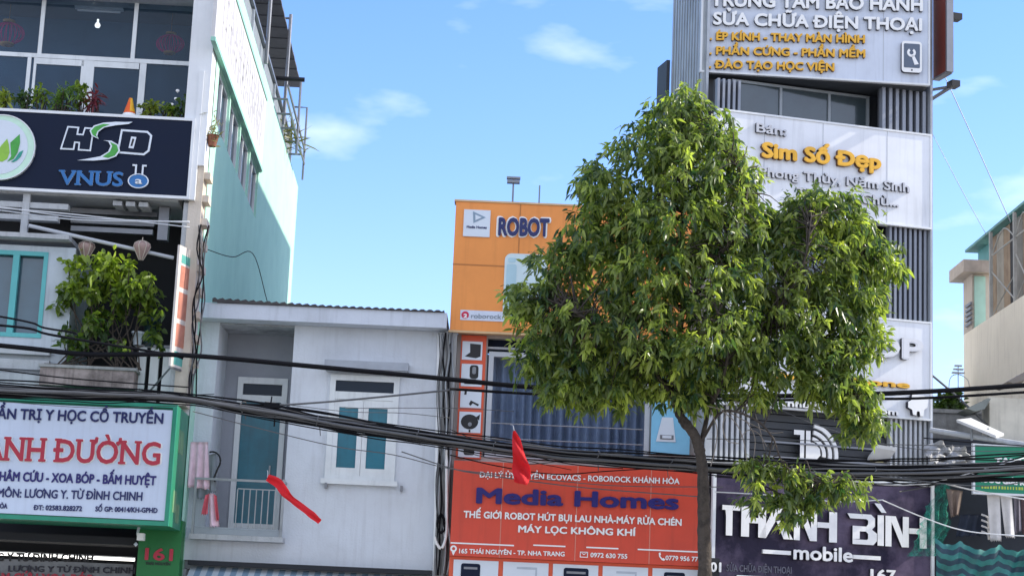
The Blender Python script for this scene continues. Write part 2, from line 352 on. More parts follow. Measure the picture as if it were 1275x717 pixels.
# side wall, facing the gap
zpar = FS.p(372, 236)[1]
mb = MB(); holes = []
npan = 4; gap = .14
for k in range(npan):
    a = wu0 + (wu1 - wu0) * k / npan; holes.append((a + gap / 2, a + (wu1 - wu0) / npan - gap / 2, zw0, zw1))
mb.wall(0.55, depth, 0, zpar, 0, .25, holes); mb.box(depth - .3, depth, .002, 8, 0, zpar)
mb.box(.55, depth, .02, .35, zpar - .5, zpar + .02)
side = [(u, d, z) for u, d, z in mb.V]
def remap(mb, A, B):                              # vertices of frame A expressed in frame B
    for i, v in enumerate(mb.V):
        q = A.w(*v) - B.o; mb.V[i] = (float(q @ B.U), float(q @ B.D), float(q[2]))
    return mb
part('side_wall', remap(mb, FS, FL), mint, Bm)
for k, h in enumerate(holes):
    mb = MB(); mb.frame(h[0], h[1], h[2], h[3], .05, .13, .06); mb.box((h[0] + h[1]) / 2 - .04, (h[0] + h[1]) / 2 + .04, .05, .13, h[2] + .06, h[3] - .06)
    f = part('window', remap(mb, FS, FL), white, Bm)
    mb = MB(); mb.quad((h[0] + .05, .10, h[2]), (h[1] - .05, .10, h[2]), (h[1] - .05, .10, h[3]), (h[0] + .05, .10, h[3])); part('pane', remap(mb, FS, FL), glass, f)
mb = MB(); mb.box(wu0 - .1, wu1, -.06, -.002, zw1 + .02, zw1 + .10); part('drip_ledge', remap(mb, FS, FL), mintdark, Bm)
# back, roof, other side
mb = MB(); mb.box(uL, UE - .3, 1.4, depth - .4, zpar - .55, zpar - .45); mb.box(uL, UE - .3, 6.5, 6.7, 0, zpar - .56); mb.box(uL, UE - .3, depth - .3, depth - .1, 0, zpar - .6); part('roof_slab', mb, concrete, Bm)
# front pier at the corner, lit by the sun, with breeze blocks
pu0 = FL.p(240, 300, .0)[0]
zA = FL.p(250, 240)[1]; zB = FL.p(240, 492)[1]
mb = MB(); mb.box(UE - .42, UE - .012, .0, .54, zA + .5, zTop); mb.box(UE - .40, UE - .013, .56, .9, 0, zTop)
part('corner_pier', mb, white, Bm)
mb = MB(); mb.box(UE - .24, UE - .01, .06, .54, FL.p(238, 505)[1], zA + .497); nz_ = 9
for k in range(nz_):
    z = zA + .4 - k * .42; mb.box(UE - .012, UE + .10, .10, .5, z - .12, z)
part('breeze_block_column', mb, beige, Bm)
# top floor glazing
dg = 1.25
def TP(px, py): return FL.p(px, py, dg)
zb, zt, zm = TP(120, 170)[1], TP(120, 2)[1], (TP(0, 68)[1] + TP(243, 80)[1]) / 2
uR = FL.p(246, 80, dg)[0]
mb = MB(); bars = [(-40, 45), (52, 30), (168.5, 45)]
mb.box(uL, UE - .42, dg - .45, dg + .3, zt, zTop)
part('lintel_beam', mb, paleconc, Bm)
mb = MB()
def vb(px, py0, py1, w):
    u = TP(px, (py0 + py1) / 2)[0]; z1 = zt if py0 < 8 else zm - .02; z0 = zm + .02 if py0 < 8 else zb; mb.box(u - w / 2, u + w / 2, dg - .03, dg + .03, z0, z1)
for px in (-50, 52.5, 168.5): vb(px, 0, 66, .075)
mb.box(uL, uR, dg - .035, dg + .035, zm - .04, zm + .04)
for px, w in ((-50, .07), (34.5, .07), (42, .05), (108, .24), (177, .12), (240, .08)): vb(px, 75, 130, w)
ua, ub = TP(44, 100)[0], TP(103, 100)[0]; mb.box(ua, ub, dg - .03, dg + .03, zm - .16, zm - .045)
ua, ub = TP(114, 100)[0], TP(172, 100)[0]; mb.box(ua, ub, dg - .03, dg + .03, zm - .16, zm - .045)
fr = part('window_frame', mb, frame_w, Bm)
mb = MB(); mb.quad((uL, dg, zb), (uR, dg, zb), (uR, dg, zt), (uL, dg, zt)); part('pane', mb, glass_see, fr)
zc = zt + .03; d2 = dg + 1.25
mb = MB(); mb.box(uL, UE - .5, dg + .05, d2 + .1, zc, zc + .1, 0); mb.box(uL, UE - .5, d2, d2 + .05, zb - .5, zc, 1); mb.box(uL, UE - .5, dg + .05, d2, zb - .6, zb - .5, 0)
part('room_lining', mb, [M('room_ceiling', (.16, .17, .18), .9), M('room_blind', (.10, .17, .24), .8, .3, 1.5)], Bm)  # blind tinted bluer and lighter to stand for reflection in the panes
# balcony slab behind the sign, deck below, recess of the second floor
zs0, zs1 = FL.p(120, 246)[1], FL.p(120, 143)[1]
mb = MB(); mb.box(uL, UE - .43, .06, dg + .3, zs1 - .32, zs1 - .06); mb.box(uL, UE - .43, .08, 2.2, zs0 + .02, zs0 + .22); part('balcony_slab', mb, paleconc, Bm)
zr0 = FL.p(120, 497)[1]
mb = MB(); mb.box(uL, UE - .44, 2.0, 2.2, 2.0, zs0 + .015); mb.box(uL, UE - .44, .3, 2.0, zr0 - .2, zr0 - .05); part('recess_wall', mb, dark, Bm)
# louvre rails under the sign
for n, (y, x0, x1, dd, w) in enumerate(((255, -60, 85, .10, .10), (270, -60, 72, .10, .09))):
    a, b = FL.p(x0, y - 3, dd), FL.p(x1, y + 1, dd); mb = MB(); z = (a[1] + b[1]) / 2; mb.box(a[0], b[0], dd, dd + .2, z - w / 2, z + w / 2); part('louvre_rail', mb, paleconc, Bm)
a = FL.p(31.5, 262, .06); mb = MB(); mb.box(a[0] - .06, a[0] + .06, .06, .16, FL.p(31, 289)[1], zs0 + .02); part('louvre_post', mb, paleconc, Bm)
for y, x0, x1, dd in ((252, 88, 200, .9), (262, 88, 196, .8), (274, 88, 192, .7), (284, 88, 190, .6)):
    a, b = FL.p(x0, y, dd), FL.p(x1, y + 5, dd); z = (a[1] + b[1]) / 2; mb = MB(); mb.box(a[0], b[0], dd, dd + .12, z - .045, z + .045); part('louvre_rail', mb, metal, Bm)
for x in (150, 166, 182):
    a = FL.p(x, 247, .35); mb = MB(); mb.box(a[0] - .08, a[0] + .08, .1, .55, zs0 - .10, zs0 - .02); part('bracket', mb, paleconc, Bm)
a, b = FL.p(36, 281, .02), FL.p(214, 318, .02); mb = MB(); mb.tube([(a[0], .02, a[1]), (b[0], .25, b[1])], .035, 8); part('awning_pole', mb, slat_lt, Bm)
a, b = FL.p(222, 256, .1), FL.p(217, 470, .1); mb = MB(); mb.box(b[0] - .07, b[0] + .07, .1, .24, zr0, zs0 + .01); part('front_post', mb, paleconc, Bm)
a = FL.p(205, 256, .5); mb = MB(); mb.box(a[0] - .09, a[0] + .09, .5, .7, zs0 - .6, zs0 + .01); part('front_post', mb, metal, Bm)
# bay with turquoise window
by0, by1, bz0, bz1 = FL.rect(-60, 301, 80, 470, .12)
hb = FL.rect(-45, 309, 51, 421, .12)
mb = MB(); mb.wall(by0, by1, FL.p(40, 497)[1], bz1, .12, .32, [hb]); mb.box(by1 - .004, by1, .123, 2.0, FL.p(40, 497)[1], bz1); part('bay_wall', mb, M('bay_plaster', (.50, .56, .60), .8, .12, 1.2, bump=.15, streak=.3), Bm)
b0 = FL.rect(-60, 285, 86, 296, -.15); mb = MB(); mb.box(b0[0], b0[1], -.15, 2, b0[2] - .03, b0[3]); part('bay_canopy', mb, paleconc, Bm)
mb = MB(); mb.frame(*hb, .10, .2, .075)
u = FL.p(16, 370, .1)[0]; mb.box(u - .06, u + .05, .10, .2, hb[2] + .075, hb[3] - .075); f = part('window', mb, mintframe, Bm)
mb = MB(); mb.box(hb[0] + .05, hb[1] - .05, .24, .26, hb[2], hb[3]); part('pane', mb, M('bay_glass', (.05, .10, .13), .08, .25, 1.5, spec=.8), f)
u0, u1 = FL.p(-60, 440, -.02)[0], FL.p(62, 440, -.02)[0]
mb = MB(); z = FL.p(30, 434)[1]; mb.box(u0, u1, -.05, .117, z - .10, z); mb.box(u0, u1, -.02, .1175, z - .36, z - .19); mb.box(u0, u1, -.12, .118, z - .70, z - .45); part('bay_sill', mb, paleconc, Bm)
# white balusters
for x in (175, 191, 207):
    a, b = FL.p(x, 430, .25), FL.p(x - 2, 490, .25); mb = MB(); mb.box(b[0] - .075, b[0] + .075, .25, .33, zr0 - .04, a[1]); part('baluster', mb, frame_w, Bm)
a, b = FL.p(168, 429, .24), FL.p(212, 434, .24); mb = MB(); mb.box(a[0], b[0], .24, .34, b[1], b[1] + .05); part('balcony_rail', mb, metal, Bm)
# ground floor: shop opening with green pillar
gz = FL.p(195, 668, .55)[1]
g0, g1 = FL.p(171, 695, .55)[0], FL.p(224, 695, .55)[0]
mb = MB(); mb.box(g0, g1, .55, .95, 0, gz + .3); part('pillar', mb, greend, Bm)
mb = MB(); mb.box(uL, g0, 2.9, 3, 0, gz + .3); mb.box(uL, uL + .1, .6, 2.9, 0, gz + .3); mb.box(g0 - .02, g0 - .004, .96, 2.9, 0, gz + .3); mb.box(uL, g0, .8, 3, gz - .15, gz - .02); part('shop_lining', mb, dark, Bm)
mb = text(FL, '161', 180, 696.5, 215, 698, 16, .545, .02, .035); part('house_number', mb, [letter_red, letter_red], Bm)
mb = text(FL, 'THÁI NGUYÊN', 181, 702.5, 212, 703.5, 3.8, .545, .008, .03); part('street_name', mb, [black, black], Bm)

# -- things on the left building
def S1(name, mb, m, label, cat, F=FL, group=None): return solo(name, mb, m, label, cat, F, group)
q = FL.quad((-70, 131), (244, 150), (236, 248.5), (-70, 234))
hs = thing('shop_sign', 'navy balcony sign with a round leaf emblem, chrome HSD letters and blue VNUS', 'sign', FL, (q[0] / 2, 0, q[2]))
mb = MB(); mb.box(q[0], q[1] - .05, -.05, .04, q[2] + .05, q[3] - .05); part('board', mb, navy, hs)
mb = MB(); mb.frame(q[0] - .02, q[1], q[2], q[3], -.07, .045, .05); mb.box(q[1] + .0, q[1] + .09, -.04, .5, q[2], q[3] + .9); part('board_frame', mb, white, hs)
c = FL.p(2.5, 184.5, -.05); R_ = FL.p(44.7, 187, -.05)[0] - c[0]
mb = MB(); mb.prism(ellipse(*c, R_, R_, 48), -.11, -.052); ring(mb, c[0], c[1], R_ * .97, R_, -.125, -.051, 48, 1); lg = part('emblem_disc', mb, [logo_mint, white], hs)
mb = MB(); mb.prism(ellipse(c[0] - .03, c[1], R_ * .83, R_ * .83, 48), -.118, -.112); part('emblem_inner', mb, picwhite, lg)
def leafshape(pts): return [FL.p(x, y, -.12) for x, y in pts]
for k, (pts, m) in enumerate((([(-4, 201), (-3, 188), (2, 181), (9, 173), (11, 180), (12, 190), (9, 198), (3, 201.5)], logo_lime), ([(9, 201.5), (14, 195), (13, 178), (24.5, 167.5), (25, 178), (22, 190), (17, 198)], logo_green), ([(14, 201.8), (19, 198), (24, 190), (29, 187.5), (26, 195), (21, 200), (17, 202)], M('logo_teal', (.02, .30, .22), .4)))):
    mb = MB(); mb.prism(leafshape(pts), -.126 - k * .003, -.119); part('emblem_leaf', mb, m, lg)
# HSD lettering, from the zoom of the sign (x/5.1, y/5.1+130)
def Z(pts, d=-.05): return [FL.p(x / 5.1, y / 5.1 + 130, d) for x, y in pts]
mb = MB()
H = [(430, 140), (505, 146), (497, 188), (525, 190), (538, 148), (600, 152), (578, 300), (495, 295), (500, 250), (480, 248), (472, 292), (382, 288)]
D = [(770, 160), (940, 172), (968, 200), (950, 300), (915, 326), (742, 312)]
def inset(pts, k): 
    cx, cy = sum(p[0] for p in pts) / len(pts), sum(p[1] for p in pts) / len(pts); out = []
    n = len(pts)
    for i in range(n):
        p0, p1, p2 = (np.array(pts[j % n], float) for j in (i - 1, i, i + 1)); a = p1 - p0; b = p2 - p1
        na = np.array([-a[1], a[0]]) / np.hypot(*a); nb = np.array([-b[1], b[0]]) / np.hypot(*b)
        m_ = na + nb; m_ = m_ / max(np.hypot(*m_), .3); s_ = k / max(.4, m_ @ na); out.append(tuple(p1 + m_ * s_))
    return out
for G_, k_ in ((H, 10), (D, 13)):
    mb = MB(); mb.prism(Z(G_), -.07, -.051, 0); ol_ = part('outline_letter', mb, chrome, hs)
    mb = MB(); mb.prism(Z(inset(G_, k_)), -.078, -.0705); part('letter_face', mb, M('letter_slate', (.012, .018, .035), .5, 0, spec=.1), ol_)
mb = MB(); mb.prism(Z([(835, 208), (868, 212), (850, 284), (818, 280)]), -.084, -.0785, 0); mb.prism(Z([(843, 222), (856, 224), (842, 270), (830, 268)]), -.088, -.0845, 1); part('letter_counter', mb, [chrome, black], hs)
sw1 = [(845, 116), (800, 118), (740, 116), (660, 122), (600, 140), (572, 172), (585, 205), (630, 225), (620, 205), (628, 180), (665, 152), (740, 138), (820, 130)]
sw2 = [(495, 360), (560, 350), (640, 335), (690, 305), (705, 270), (690, 240), (660, 234), (710, 236), (755, 262), (765, 300), (740, 335), (690, 354), (600, 362)]
mb = MB(); mb.prism(Z(sw1), -.10, -.0845); mb.prism(Z(sw2), -.10, -.0845); part('swoosh', mb, chrome, hs)
mb = MB(); mb.prism(Z([(660, 130), (606, 147), (582, 174), (592, 200), (624, 218), (612, 200), (622, 176), (655, 150), (700, 134)]), -.106, -.1005); mb.prism(Z([(655, 338), (702, 305), (716, 270), (702, 244), (745, 264), (755, 298), (732, 330), (690, 346)]), -.106, -.1005); part('swoosh_inlay', mb, logo_green, hs)
mb = text(FL, 'VNUS', 72, 230.5, 153, 232.8, 19, -.055, .04, .03, serif=True)
part('lettering', mb, [letter_cyan, chrome], hs)
c = FL.p(172.5, 226, -.055); mb = MB(); mb.prism(ellipse(c[0], c[1], .165, .115, 28), -.085, -.051, 0); ring(mb, c[0], c[1], .165, .185, -.095, -.052, 28, 1, sq=.72)
for x in (-.075, .045): mb.box(c[0] + x, c[0] + x + .03, -.085, -.0515, c[1] + .10, c[1] + .30, 1); mb.box(c[0] + x - (.05 if x < 0 else -.031), c[0] + x + (-.001 if x < 0 else .08), -.085, -.0515, c[1] + .27, c[1] + .30, 1)
fl = part('flask_emblem', mb, [letter_cyan, chrome], hs)
part('flask_letter', text(FL, 'a', 168, 229, 177, 229.5, 9, -.09, .02, .02), [white, white], fl)

def lantern(px, py, d, r, label, silk):
    u, z = FL.p(px, py, d); t = thing('lantern', label, 'lantern', FL, (u, d, z - r), 'round lanterns of the left house')
    if silk:
        mb = MB(); mb.smooth = True; prof = [(.22 * r, -1.25 * r), (.3 * r, -1.1 * r), (.75 * r, -.2 * r), (1.0 * r, .35 * r), (.9 * r, .7 * r), (.45 * r, 1.0 * r), (.2 * r, 1.05 * r)]
        mb.lathe((u, d, z), prof, 14); part('silk_shade', mb, M('lantern_silk', (.36, .25, .22), .8, .3, 12), t)
        mb = MB()
        for k in range(7):
            w = 2 * math.pi * k / 7; mb.tube([(u + p * 1.02 * math.cos(w), d + p * 1.02 * math.sin(w), z + h) for p, h in prof], .008, 4)
        mb.tube([(u, d, z + 1.05 * r), (u, d, z + 1.5 * r)], .008, 4); part('rib', mb, beige, t)
    else:
        mb = MB()
        for k in range(10):
            w = math.pi * k / 10; mb.tube([(u + 1.15 * r * math.cos(w) * math.cos(a), d + r * .5 * math.sin(w) * math.cos(a), z + .8 * r * math.sin(a)) for a in np.linspace(0, 2 * math.pi, 19)], .009, 4)
        part('rib', mb, M('lantern_red', (.80, .05, .22), .6), t)
        mb = MB(); mb.smooth = True; mb.lathe((u, d, z), [(.45 * r, .78 * r), (.45 * r, .95 * r), (.2 * r, 1.0 * r)], 12); mb.lathe((u, d, z), [(.5 * r, -.72 * r), (.5 * r, -.86 * r), (.2 * r, -.9 * r)], 12); mb.tube([(u, d, z + r), (u, d, zc - .01)], .006, 4); part('cap', mb, M('lantern_gold', (.6, .32, .12), .5), t)
lantern(212, 55, dg + .5, .23, 'red wire lantern behind the right upper pane of the top floor', False)
lantern(10, 42, dg + .5, .27, 'red wire lantern behind the left upper pane of the top floor', False)
lantern(107.5, 311, .25, .145, 'greyish onion shaped silk lantern hanging left above the balcony bush', True)
lantern(176.5, 311, .12, .15, 'brown onion shaped silk lantern hanging beside the front post', True)
# fluorescent lamp and bulb in the top room
a, b = FL.p(92, 25.5, dg + .35), FL.p(152, 27.5, dg + .35); zl = zc - .10
t = thing('ceiling_lamp', 'unlit strip lamp under the dark ceiling of the top floor room', 'lamp', FL, (a[0], dg + .35, zl))
mb = MB(); mb.box(a[0], b[0], dg + .3, dg + .42, zl + .03, zl + .07); part('fitting', mb, white, t)
mb = MB(); mb.tube([(a[0] + .05, dg + .36, zl), (b[0] - .05, dg + .36, zl)], .022, 8); part('tube', mb, letter_white, t)
u, z = FL.p(121.5, 32, dg + .2); mb = MB(); mb.smooth = True; mb.lathe((u, dg + .2, z), [(.0, -.055), (.04, -.04), (.055, 0), (.04, .04), (.02, .06), (.02, .12)], 12); S1('light_bulb', mb, bulbglow, 'round white bulb hanging near the strip lamp of the top floor', 'bulb')

# ---- leaves
def leaf_arrays(C, Dr, Nn, Ln, Wd, droop=.25):
    """folded lanceolate leaves: base C, direction Dr, approximate normal Nn, length, width"""
    n = len(C); Dr = Dr / np.linalg.norm(Dr, axis=1, keepdims=True); Sd = np.cross(Dr, Nn); Sd /= np.linalg.norm(Sd, axis=1, keepdims=True) + 1e-9; Nn = np.cross(Sd, Dr)
    Ln = Ln[:, None]; Wd = Wd[:, None]; dn = np.array([0, 0, -1.0])
    def at(t, w, h): return C + Dr * (Ln * t) + Sd * (Wd * w) + Nn * (Wd * h) + dn * (Ln * droop * t * t)
    V = np.stack([C, at(.32, -.5, .13), at(.32, 0, 0), at(.32, .5, .13), at(.68, -.42, .10), at(.68, 0, -.02), at(.68, .42, .10), at(1, 0, 0)], 1).reshape(-1, 3)
    f = [(0, 2, 1), (0, 3, 2), (1, 2, 5, 4), (2, 3, 6, 5), (4, 5, 7), (5, 6, 7)]
    F = [tuple(i + 8 * k for i in q) for k in range(n) for q in f]
    return V, F
def foliage(mb, C, Dr, Ln, Wd, tone, droop=.25):
    n = len(C); Nn = rng.normal(size=(n, 3)) * .6 + np.array([0, -.15, .8])
    V, F = leaf_arrays(np.asarray(C), np.asarray(Dr), Nn, np.asarray(Ln), np.asarray(Wd), droop)
    mb.add(V.tolist(), F); mb.attr = np.concatenate([mb.attr if mb.attr is not None else np.zeros(0), np.repeat(tone, 8)]); return mb
def bush(F, px, py, d, rpx, rpy, n, ln, wd, leafm, name, label, group=None, stem=True, tone=(.1, .9), zroot=None, up=.4):
    u, z = F.p(px, py, d); ru = abs(F.p(px + rpx, py, d)[0] - u); rz = abs(F.p(px, py - rpy, d)[1] - z)
    zr = z - rz if zroot is None else zroot
    t = thing(name, label, 'plant', F, (u, d, zr), group)
    k = max(5, n // 7); dirs = rng.normal(size=(k, 3)); dirs /= np.linalg.norm(dirs, axis=1, keepdims=True)
    cl = np.array([u, d, z]) + dirs * np.array([ru, min(ru, .45), rz]) * rng.uniform(.25, .95, (k, 1))
    n = int(n * 1.7); idx = rng.integers(0, k, n); C = cl[idx] + rng.normal(size=(n, 3)) * np.array([.05, .05, .05])
    Dr = rng.normal(size=(n, 3)) + np.array([0, -.2, up]) + (cl[idx] - np.array([u, d, z])) * 1.2
    mb = MB(); foliage(mb, C, Dr, rng.uniform(.7, 1.2, n) * ln, rng.uniform(.8, 1.2, n) * wd, np.clip(rng.normal((tone[0] + tone[1]) / 2, (tone[1] - tone[0]) / 3, n), 0, 1))
    part('leaves', mb, leafm, t)
    if stem:
        mb = MB()
        for c in cl[:min(k, 16)]: mb.tube(smooth([(u, d, zr), ((u + c[0]) / 2 + rng.normal() * .04, (d + c[1]) / 2, (zr + c[2]) / 2 + .05), tuple(c)], 3), [.016] * 3 + [.011] * 3 + [.006], 5)
        part('stem', mb, bark, t)
    return t
lf_dk = Leaf('leaf_dark', (.020, .045, .014), (.10, .17, .035)); lf_y = Leaf('leaf_yellow', (.05, .09, .015), (.34, .38, .05)); lf_fern = Leaf('leaf_fern', (.05, .10, .012), (.16, .26, .04)); lf_red = Leaf('leaf_red', (.10, .02, .03), (.30, .05, .07)); lf_bush = Leaf('leaf_bush', (.035, .075, .014), (.30, .38, .05), .4)
zpl = zs1 - .1; GP = 'plants along the top of the navy sign'
bush(FL, 8, 121, .35, 12, 16, 60, .16, .05, lf_y, 'balcony_plant', 'yellow green leafy plant at the left end of the sign top', GP, zroot=zpl)
bush(FL, 32, 125, .4, 14, 13, 60, .15, .05, lf_dk, 'balcony_plant', 'dark leafy plant between the yellow plant and the feathery fern', GP, zroot=zpl)
bush(FL, 52, 120, .3, 8, 18, 34, .16, .05, lf_bush, 'balcony_plant', 'slim plant with brown tinged leaves beside the door frame', GP, zroot=zpl)
bush(FL, 78, 124, .3, 24, 17, 150, .2, .028, lf_fern, 'balcony_fern', 'bright feathery fern in the middle of the sign top', GP, zroot=zpl)
bush(FL, 103, 112, .35, 9, 20, 34, .17, .07, lf_bush, 'balcony_plant', 'broad leaved plant rising in front of the wide mullion', GP, zroot=zpl)
bush(FL, 119, 120, .3, 9, 18, 44, .24, .035, lf_red, 'balcony_plant', 'spiky red leaved plant left of the traffic cone', GP, zroot=zpl)
bush(FL, 186, 134, .3, 10, 12, 44, .15, .06, lf_y, 'balcony_plant', 'pale green plant just right of the traffic cone', GP, zroot=zpl)
bush(FL, 207, 137, .35, 14, 10, 54, .14, .06, lf_bush, 'balcony_plant', 'low bushy plant between the pale plant and the flowering one', GP, zroot=zpl)
t = bush(FL, 226, 133, .3, 11, 16, 44, .14, .05, lf_dk, 'balcony_plant', 'white flowering plant at the right end of the sign top', GP, zroot=zpl)
for x, y in ((221, 114), (219, 124), (214, 131)):
    u, z = FL.p(x, y, .2); mb = MB(); mb.lathe((u, .2, z), [(.0, -.03), (.035, 0), (.03, .03), (.0, .04)], 8); part('flower', mb, letter_white, t)
# traffic cone
u, z = FL.p(160.5, 150, .25); z1 = FL.p(162, 122, .25)[1]; h = z1 - z
t = thing('traffic_cone', 'orange and yellow traffic cone with a white band standing on the sign top', 'cone', FL, (u, .25, z))
mb = MB(); mb.smooth = True; mb.lathe((u, .25, z), [(.155, .03), (.115, h * .28)], 18); part('band', mb, letter_white, t)
mb = MB(); mb.smooth = True; mb.lathe((u, .25, z), [(.113, h * .28), (.06, h * .7), (.03, h * .98), (.0, h)], 18); cb_ = part('cone_body', mb, M('cone_orange', (.75, .11, .015), .5, .3, 5, dirt=(.75, .42, .03)), t)
mb = MB(); mb.smooth = True; mb.lathe((u, .25, z), [(.104, h * .36), (.064, h * .68), (.034, h * .97)], 6, a0=rad(-80), a1=rad(30)); mb.F = [f for f in mb.F if max(f) % 6 != 5 or min(f) % 6 != 0]; mb.M = [0] * len(mb.F); part('yellow_band', mb, M('cone_yellow', (.80, .42, .02), .5), t)
mb = MB(); mb.box(u - .17, u + .17, .09, .41, z - .02, z + .028); part('cone_foot', mb, black, t)

# white panel with worn embossed lettering on the side wall
p0 = FS.p(322, 209); p1 = FS.p(330, 132); pu0 = FS.p(263, 90)[0]
t = thing('wall_panel', 'long white sun bleached panel on the mint side wall', 'sign', FL, (UE, 5, p0[1]))
mb = MB(); mb.box(pu0 - .4, p0[0], -.07, -.003, p0[1], p1[1]); part('panel', remap(mb, FS, FL), M('bleached_panel', (.62, .61, .60), .6, .2, 2, streak=.2), t)
mb = MB(); mb.box(pu0 - .42, p0[0] + .05, -.09, -.004, p0[1] - .08, p0[1] - .004); mb.box(pu0 - .42, p0[0] + .05, -.09, -.004, p1[1] + .004, p1[1] + .07); part('panel_trim', remap(mb, FS, FL), mintdark, t)
mb = MB(); k = 0
for zz in np.linspace(p0[1] + .3, p1[1] - .45, 4):
    u = pu0 + .5
    while u < p0[0] - .7:
        w = rng.uniform(.25, .6); mb.box(u, u + w * .45, -.0725, -.0705, zz, zz + rng.uniform(.25, .4)); u += w
part('faded_mark', remap(mb, FS, FL), M('faded_mark', (.44, .43, .45), .7, .2), t)

# parapet fence, canopy and steel frame above the side wall
zf = zpar + .02
t = thing('parapet_fence', 'grey mesh parapet fence along the roof edge above the mint wall', 'fence', FL, (UE, 10, zf))
mb = MB(); u_end = FS.p(366, 180)[0]; zft = FS.p(334, 65)[1]
mb.box(.7, u_end, .10, .12, zf + .02, zft)
part('mesh_panel', remap(mb, FS, FL), M('mesh_grey', (.23, .26, .28), .7, .2, 4), t)
for k in range(7):
    u = .8 + (u_end - .9) * k / 6; mb = MB(); mb.box(u - .03, u + .03, .04, .10, zf, zft + .03); part('post', remap(mb, FS, FL), slat_lt, t)
mb = MB(); mb.box(.7, u_end, .03, .13, zft + .032, zft + .10); part('top_rail', remap(mb, FS, FL), metal, t)
u0 = FS.p(338, 60, .5)[0]
t = thing('roof_canopy', 'dark sheet canopy sloping over the roof terrace behind the parapet', 'canopy', FL, (UE, 8, zft))
ue = FS.p(362, 108, .3)[0]
mb = MB(); za = FS.p(361, 106, .3)[1]; n = 40
for k in range(n):
    a, b = 1 + (ue - 1) * k / n, 1 + (ue - 1) * (k + 1) / n; mb.box(a, b, .0, 2.6, za + (.02 if k % 2 else 0), za + .05 + (.02 if k % 2 else 0))
part('roof_sheet', remap(mb, FS, FL), M('canopy_sheet', (.10, .10, .11), .7, .3, 3), t)
for px, py in ((334, 40), (357, 95)):
    u = FS.p(px, py, -.05)[0]; mb = MB(); mb.tube([(u, -.05, zf + .1), (u, -.05, za + .45)], .045, 6); mb.tube([(u, -.05, za + .35), (u, 1.0, za + .3)], .03, 6); part('post', remap(mb, FS, FL), metal, t)
u = FS.p(352, 102, 0)[0]; mb = MB(); a = FS.p(353, 101)[1]; mb.tube([(u, .3, a), (u, -.55, a)], .06, 6); part('gutter_spout', remap(mb, FS, FL), black, t)
a = FS.p(366, 118, 0); b = FS.p(376, 120, -.25); mb = MB(); c0 = FS.p(371, 214, -.25)
mb.tube([(a[0] - 1.5, .1, a[1]), (a[0] - 1.5, -.3, a[1]), (a[0] - 1.5, -.3, zf - .3)], .035, 6); mb.tube([(a[0] + 1.2, .1, a[1]), (a[0] + 1.2, -.28, a[1]), (a[0] + 1.2, -.28, zf - .3)], .03, 6)
for z in (zf + .15, zf + .5): mb.tube([(a[0] - 5, -.3, z), (a[0] + 1.2, -.3, z)], .03, 6)
for k in range(5): mb.tube([(a[0] - 5 + k * 1.3, .05, zf + .15), (a[0] - 5 + k * 1.3, -.32, zf + .15)], .03, 5)
S1('plant_rack', remap(mb, FS, FL), metal, 'thin steel plant rack jutting from the rear roof edge of the mint wall', 'rack')
q0 = FS.w(FS.p(358, 165)[0], -.1, zf + .16) - FL.o; uu, dd_ = float(q0 @ FL.U), float(q0 @ FL.D)
n = 70; mb = MB(); C = np.array([uu, dd_, zf + .25]) + rng.normal(size=(n, 3)) * np.array([.12, .6, .1]); foliage(mb, C, rng.normal(size=(n, 3)) + np.array([0, 0, 1.0]), rng.uniform(.35, .65, n), np.full(n, .05), rng.uniform(0, 1, n), .2)
S1('rooftop_plant', mb, Leaf('leaf_dry', (.09, .10, .04), (.24, .22, .11)), 'spiky dry plant on the rack at the rear roof edge', 'plant')
# pot plant at the front corner
u, z = FL.p(259, 178, -.05); t = thing('pot_plant', 'small potted plant hanging at the sunlit corner beside the navy sign', 'plant', FL, (UE + .05, -.05, z))
mb = MB(); mb.smooth = True; mb.lathe((UE + .08, .2, z), [(.07, 0), (.11, .2), (.12, .21), (.10, .19)], 12); part('pot', mb, terracotta, t)
n = 50; mb = MB(); C = np.array([UE + .08, .2, z + .3]) + rng.normal(size=(n, 3)) * np.array([.07, .10, .14]); foliage(mb, C, rng.normal(size=(n, 3)) + np.array([0, 0, .4]), rng.uniform(.12, .22, n), np.full(n, .03), rng.uniform(0, 1, n)); part('leaves', mb, Leaf('leaf_dusty', (.08, .08, .05), (.24, .22, .13)), t)

# second floor balcony: bush, planter, bin, pot
pq = FL.rect(54, 455, 168, 486, .0)
t = thing('planter', 'stained concrete planter box under the balcony bush', 'planter', FL, ((pq[0] + pq[1]) / 2, .0, pq[2]))
mb = MB(); mb.box(pq[0], pq[1], -.22, .23, pq[2], pq[3] - .05); part('trough', mb, M('stained_concrete', (.36, .29, .27), .9, .5, 2.5, bump=.4, streak=.7, dirt=(.07, .055, .05)), t)
mb = MB(); mb.box(pq[0] - .03, pq[1] + .03, -.25, .24, pq[3] - .048, pq[3]); part('rim', mb, concrete, t)
mb = MB(); mb.box(pq[0] + .05, pq[1] - .05, -.18, .18, pq[3] + .002, pq[3] + .02); part('soil', mb, bark, t)
u, z = FL.p(135, 395, .1); zr = pq[3]
t = thing('balcony_bush', 'big sunlit balcony bush growing out of the stained planter', 'bush', FL, (u, 0, zr))
lob = [(112, 340, 30, 13), (150, 330, 30, 13), (130, 322, 14, 8), (172, 350, 26, 14), (92, 366, 22, 16), (130, 362, 28, 15), (160, 378, 24, 14), (192, 388, 15, 16), (110, 395, 26, 15), (78, 418, 17, 14), (140, 405, 26, 15), (98, 326, 14, 7), (188, 365, 16, 10), (70, 392, 13, 9), (196, 418, 12, 14), (100, 428, 24, 12), (150, 432, 20, 12), (66, 378, 8, 6), (208, 395, 5, 8)]
cl = []
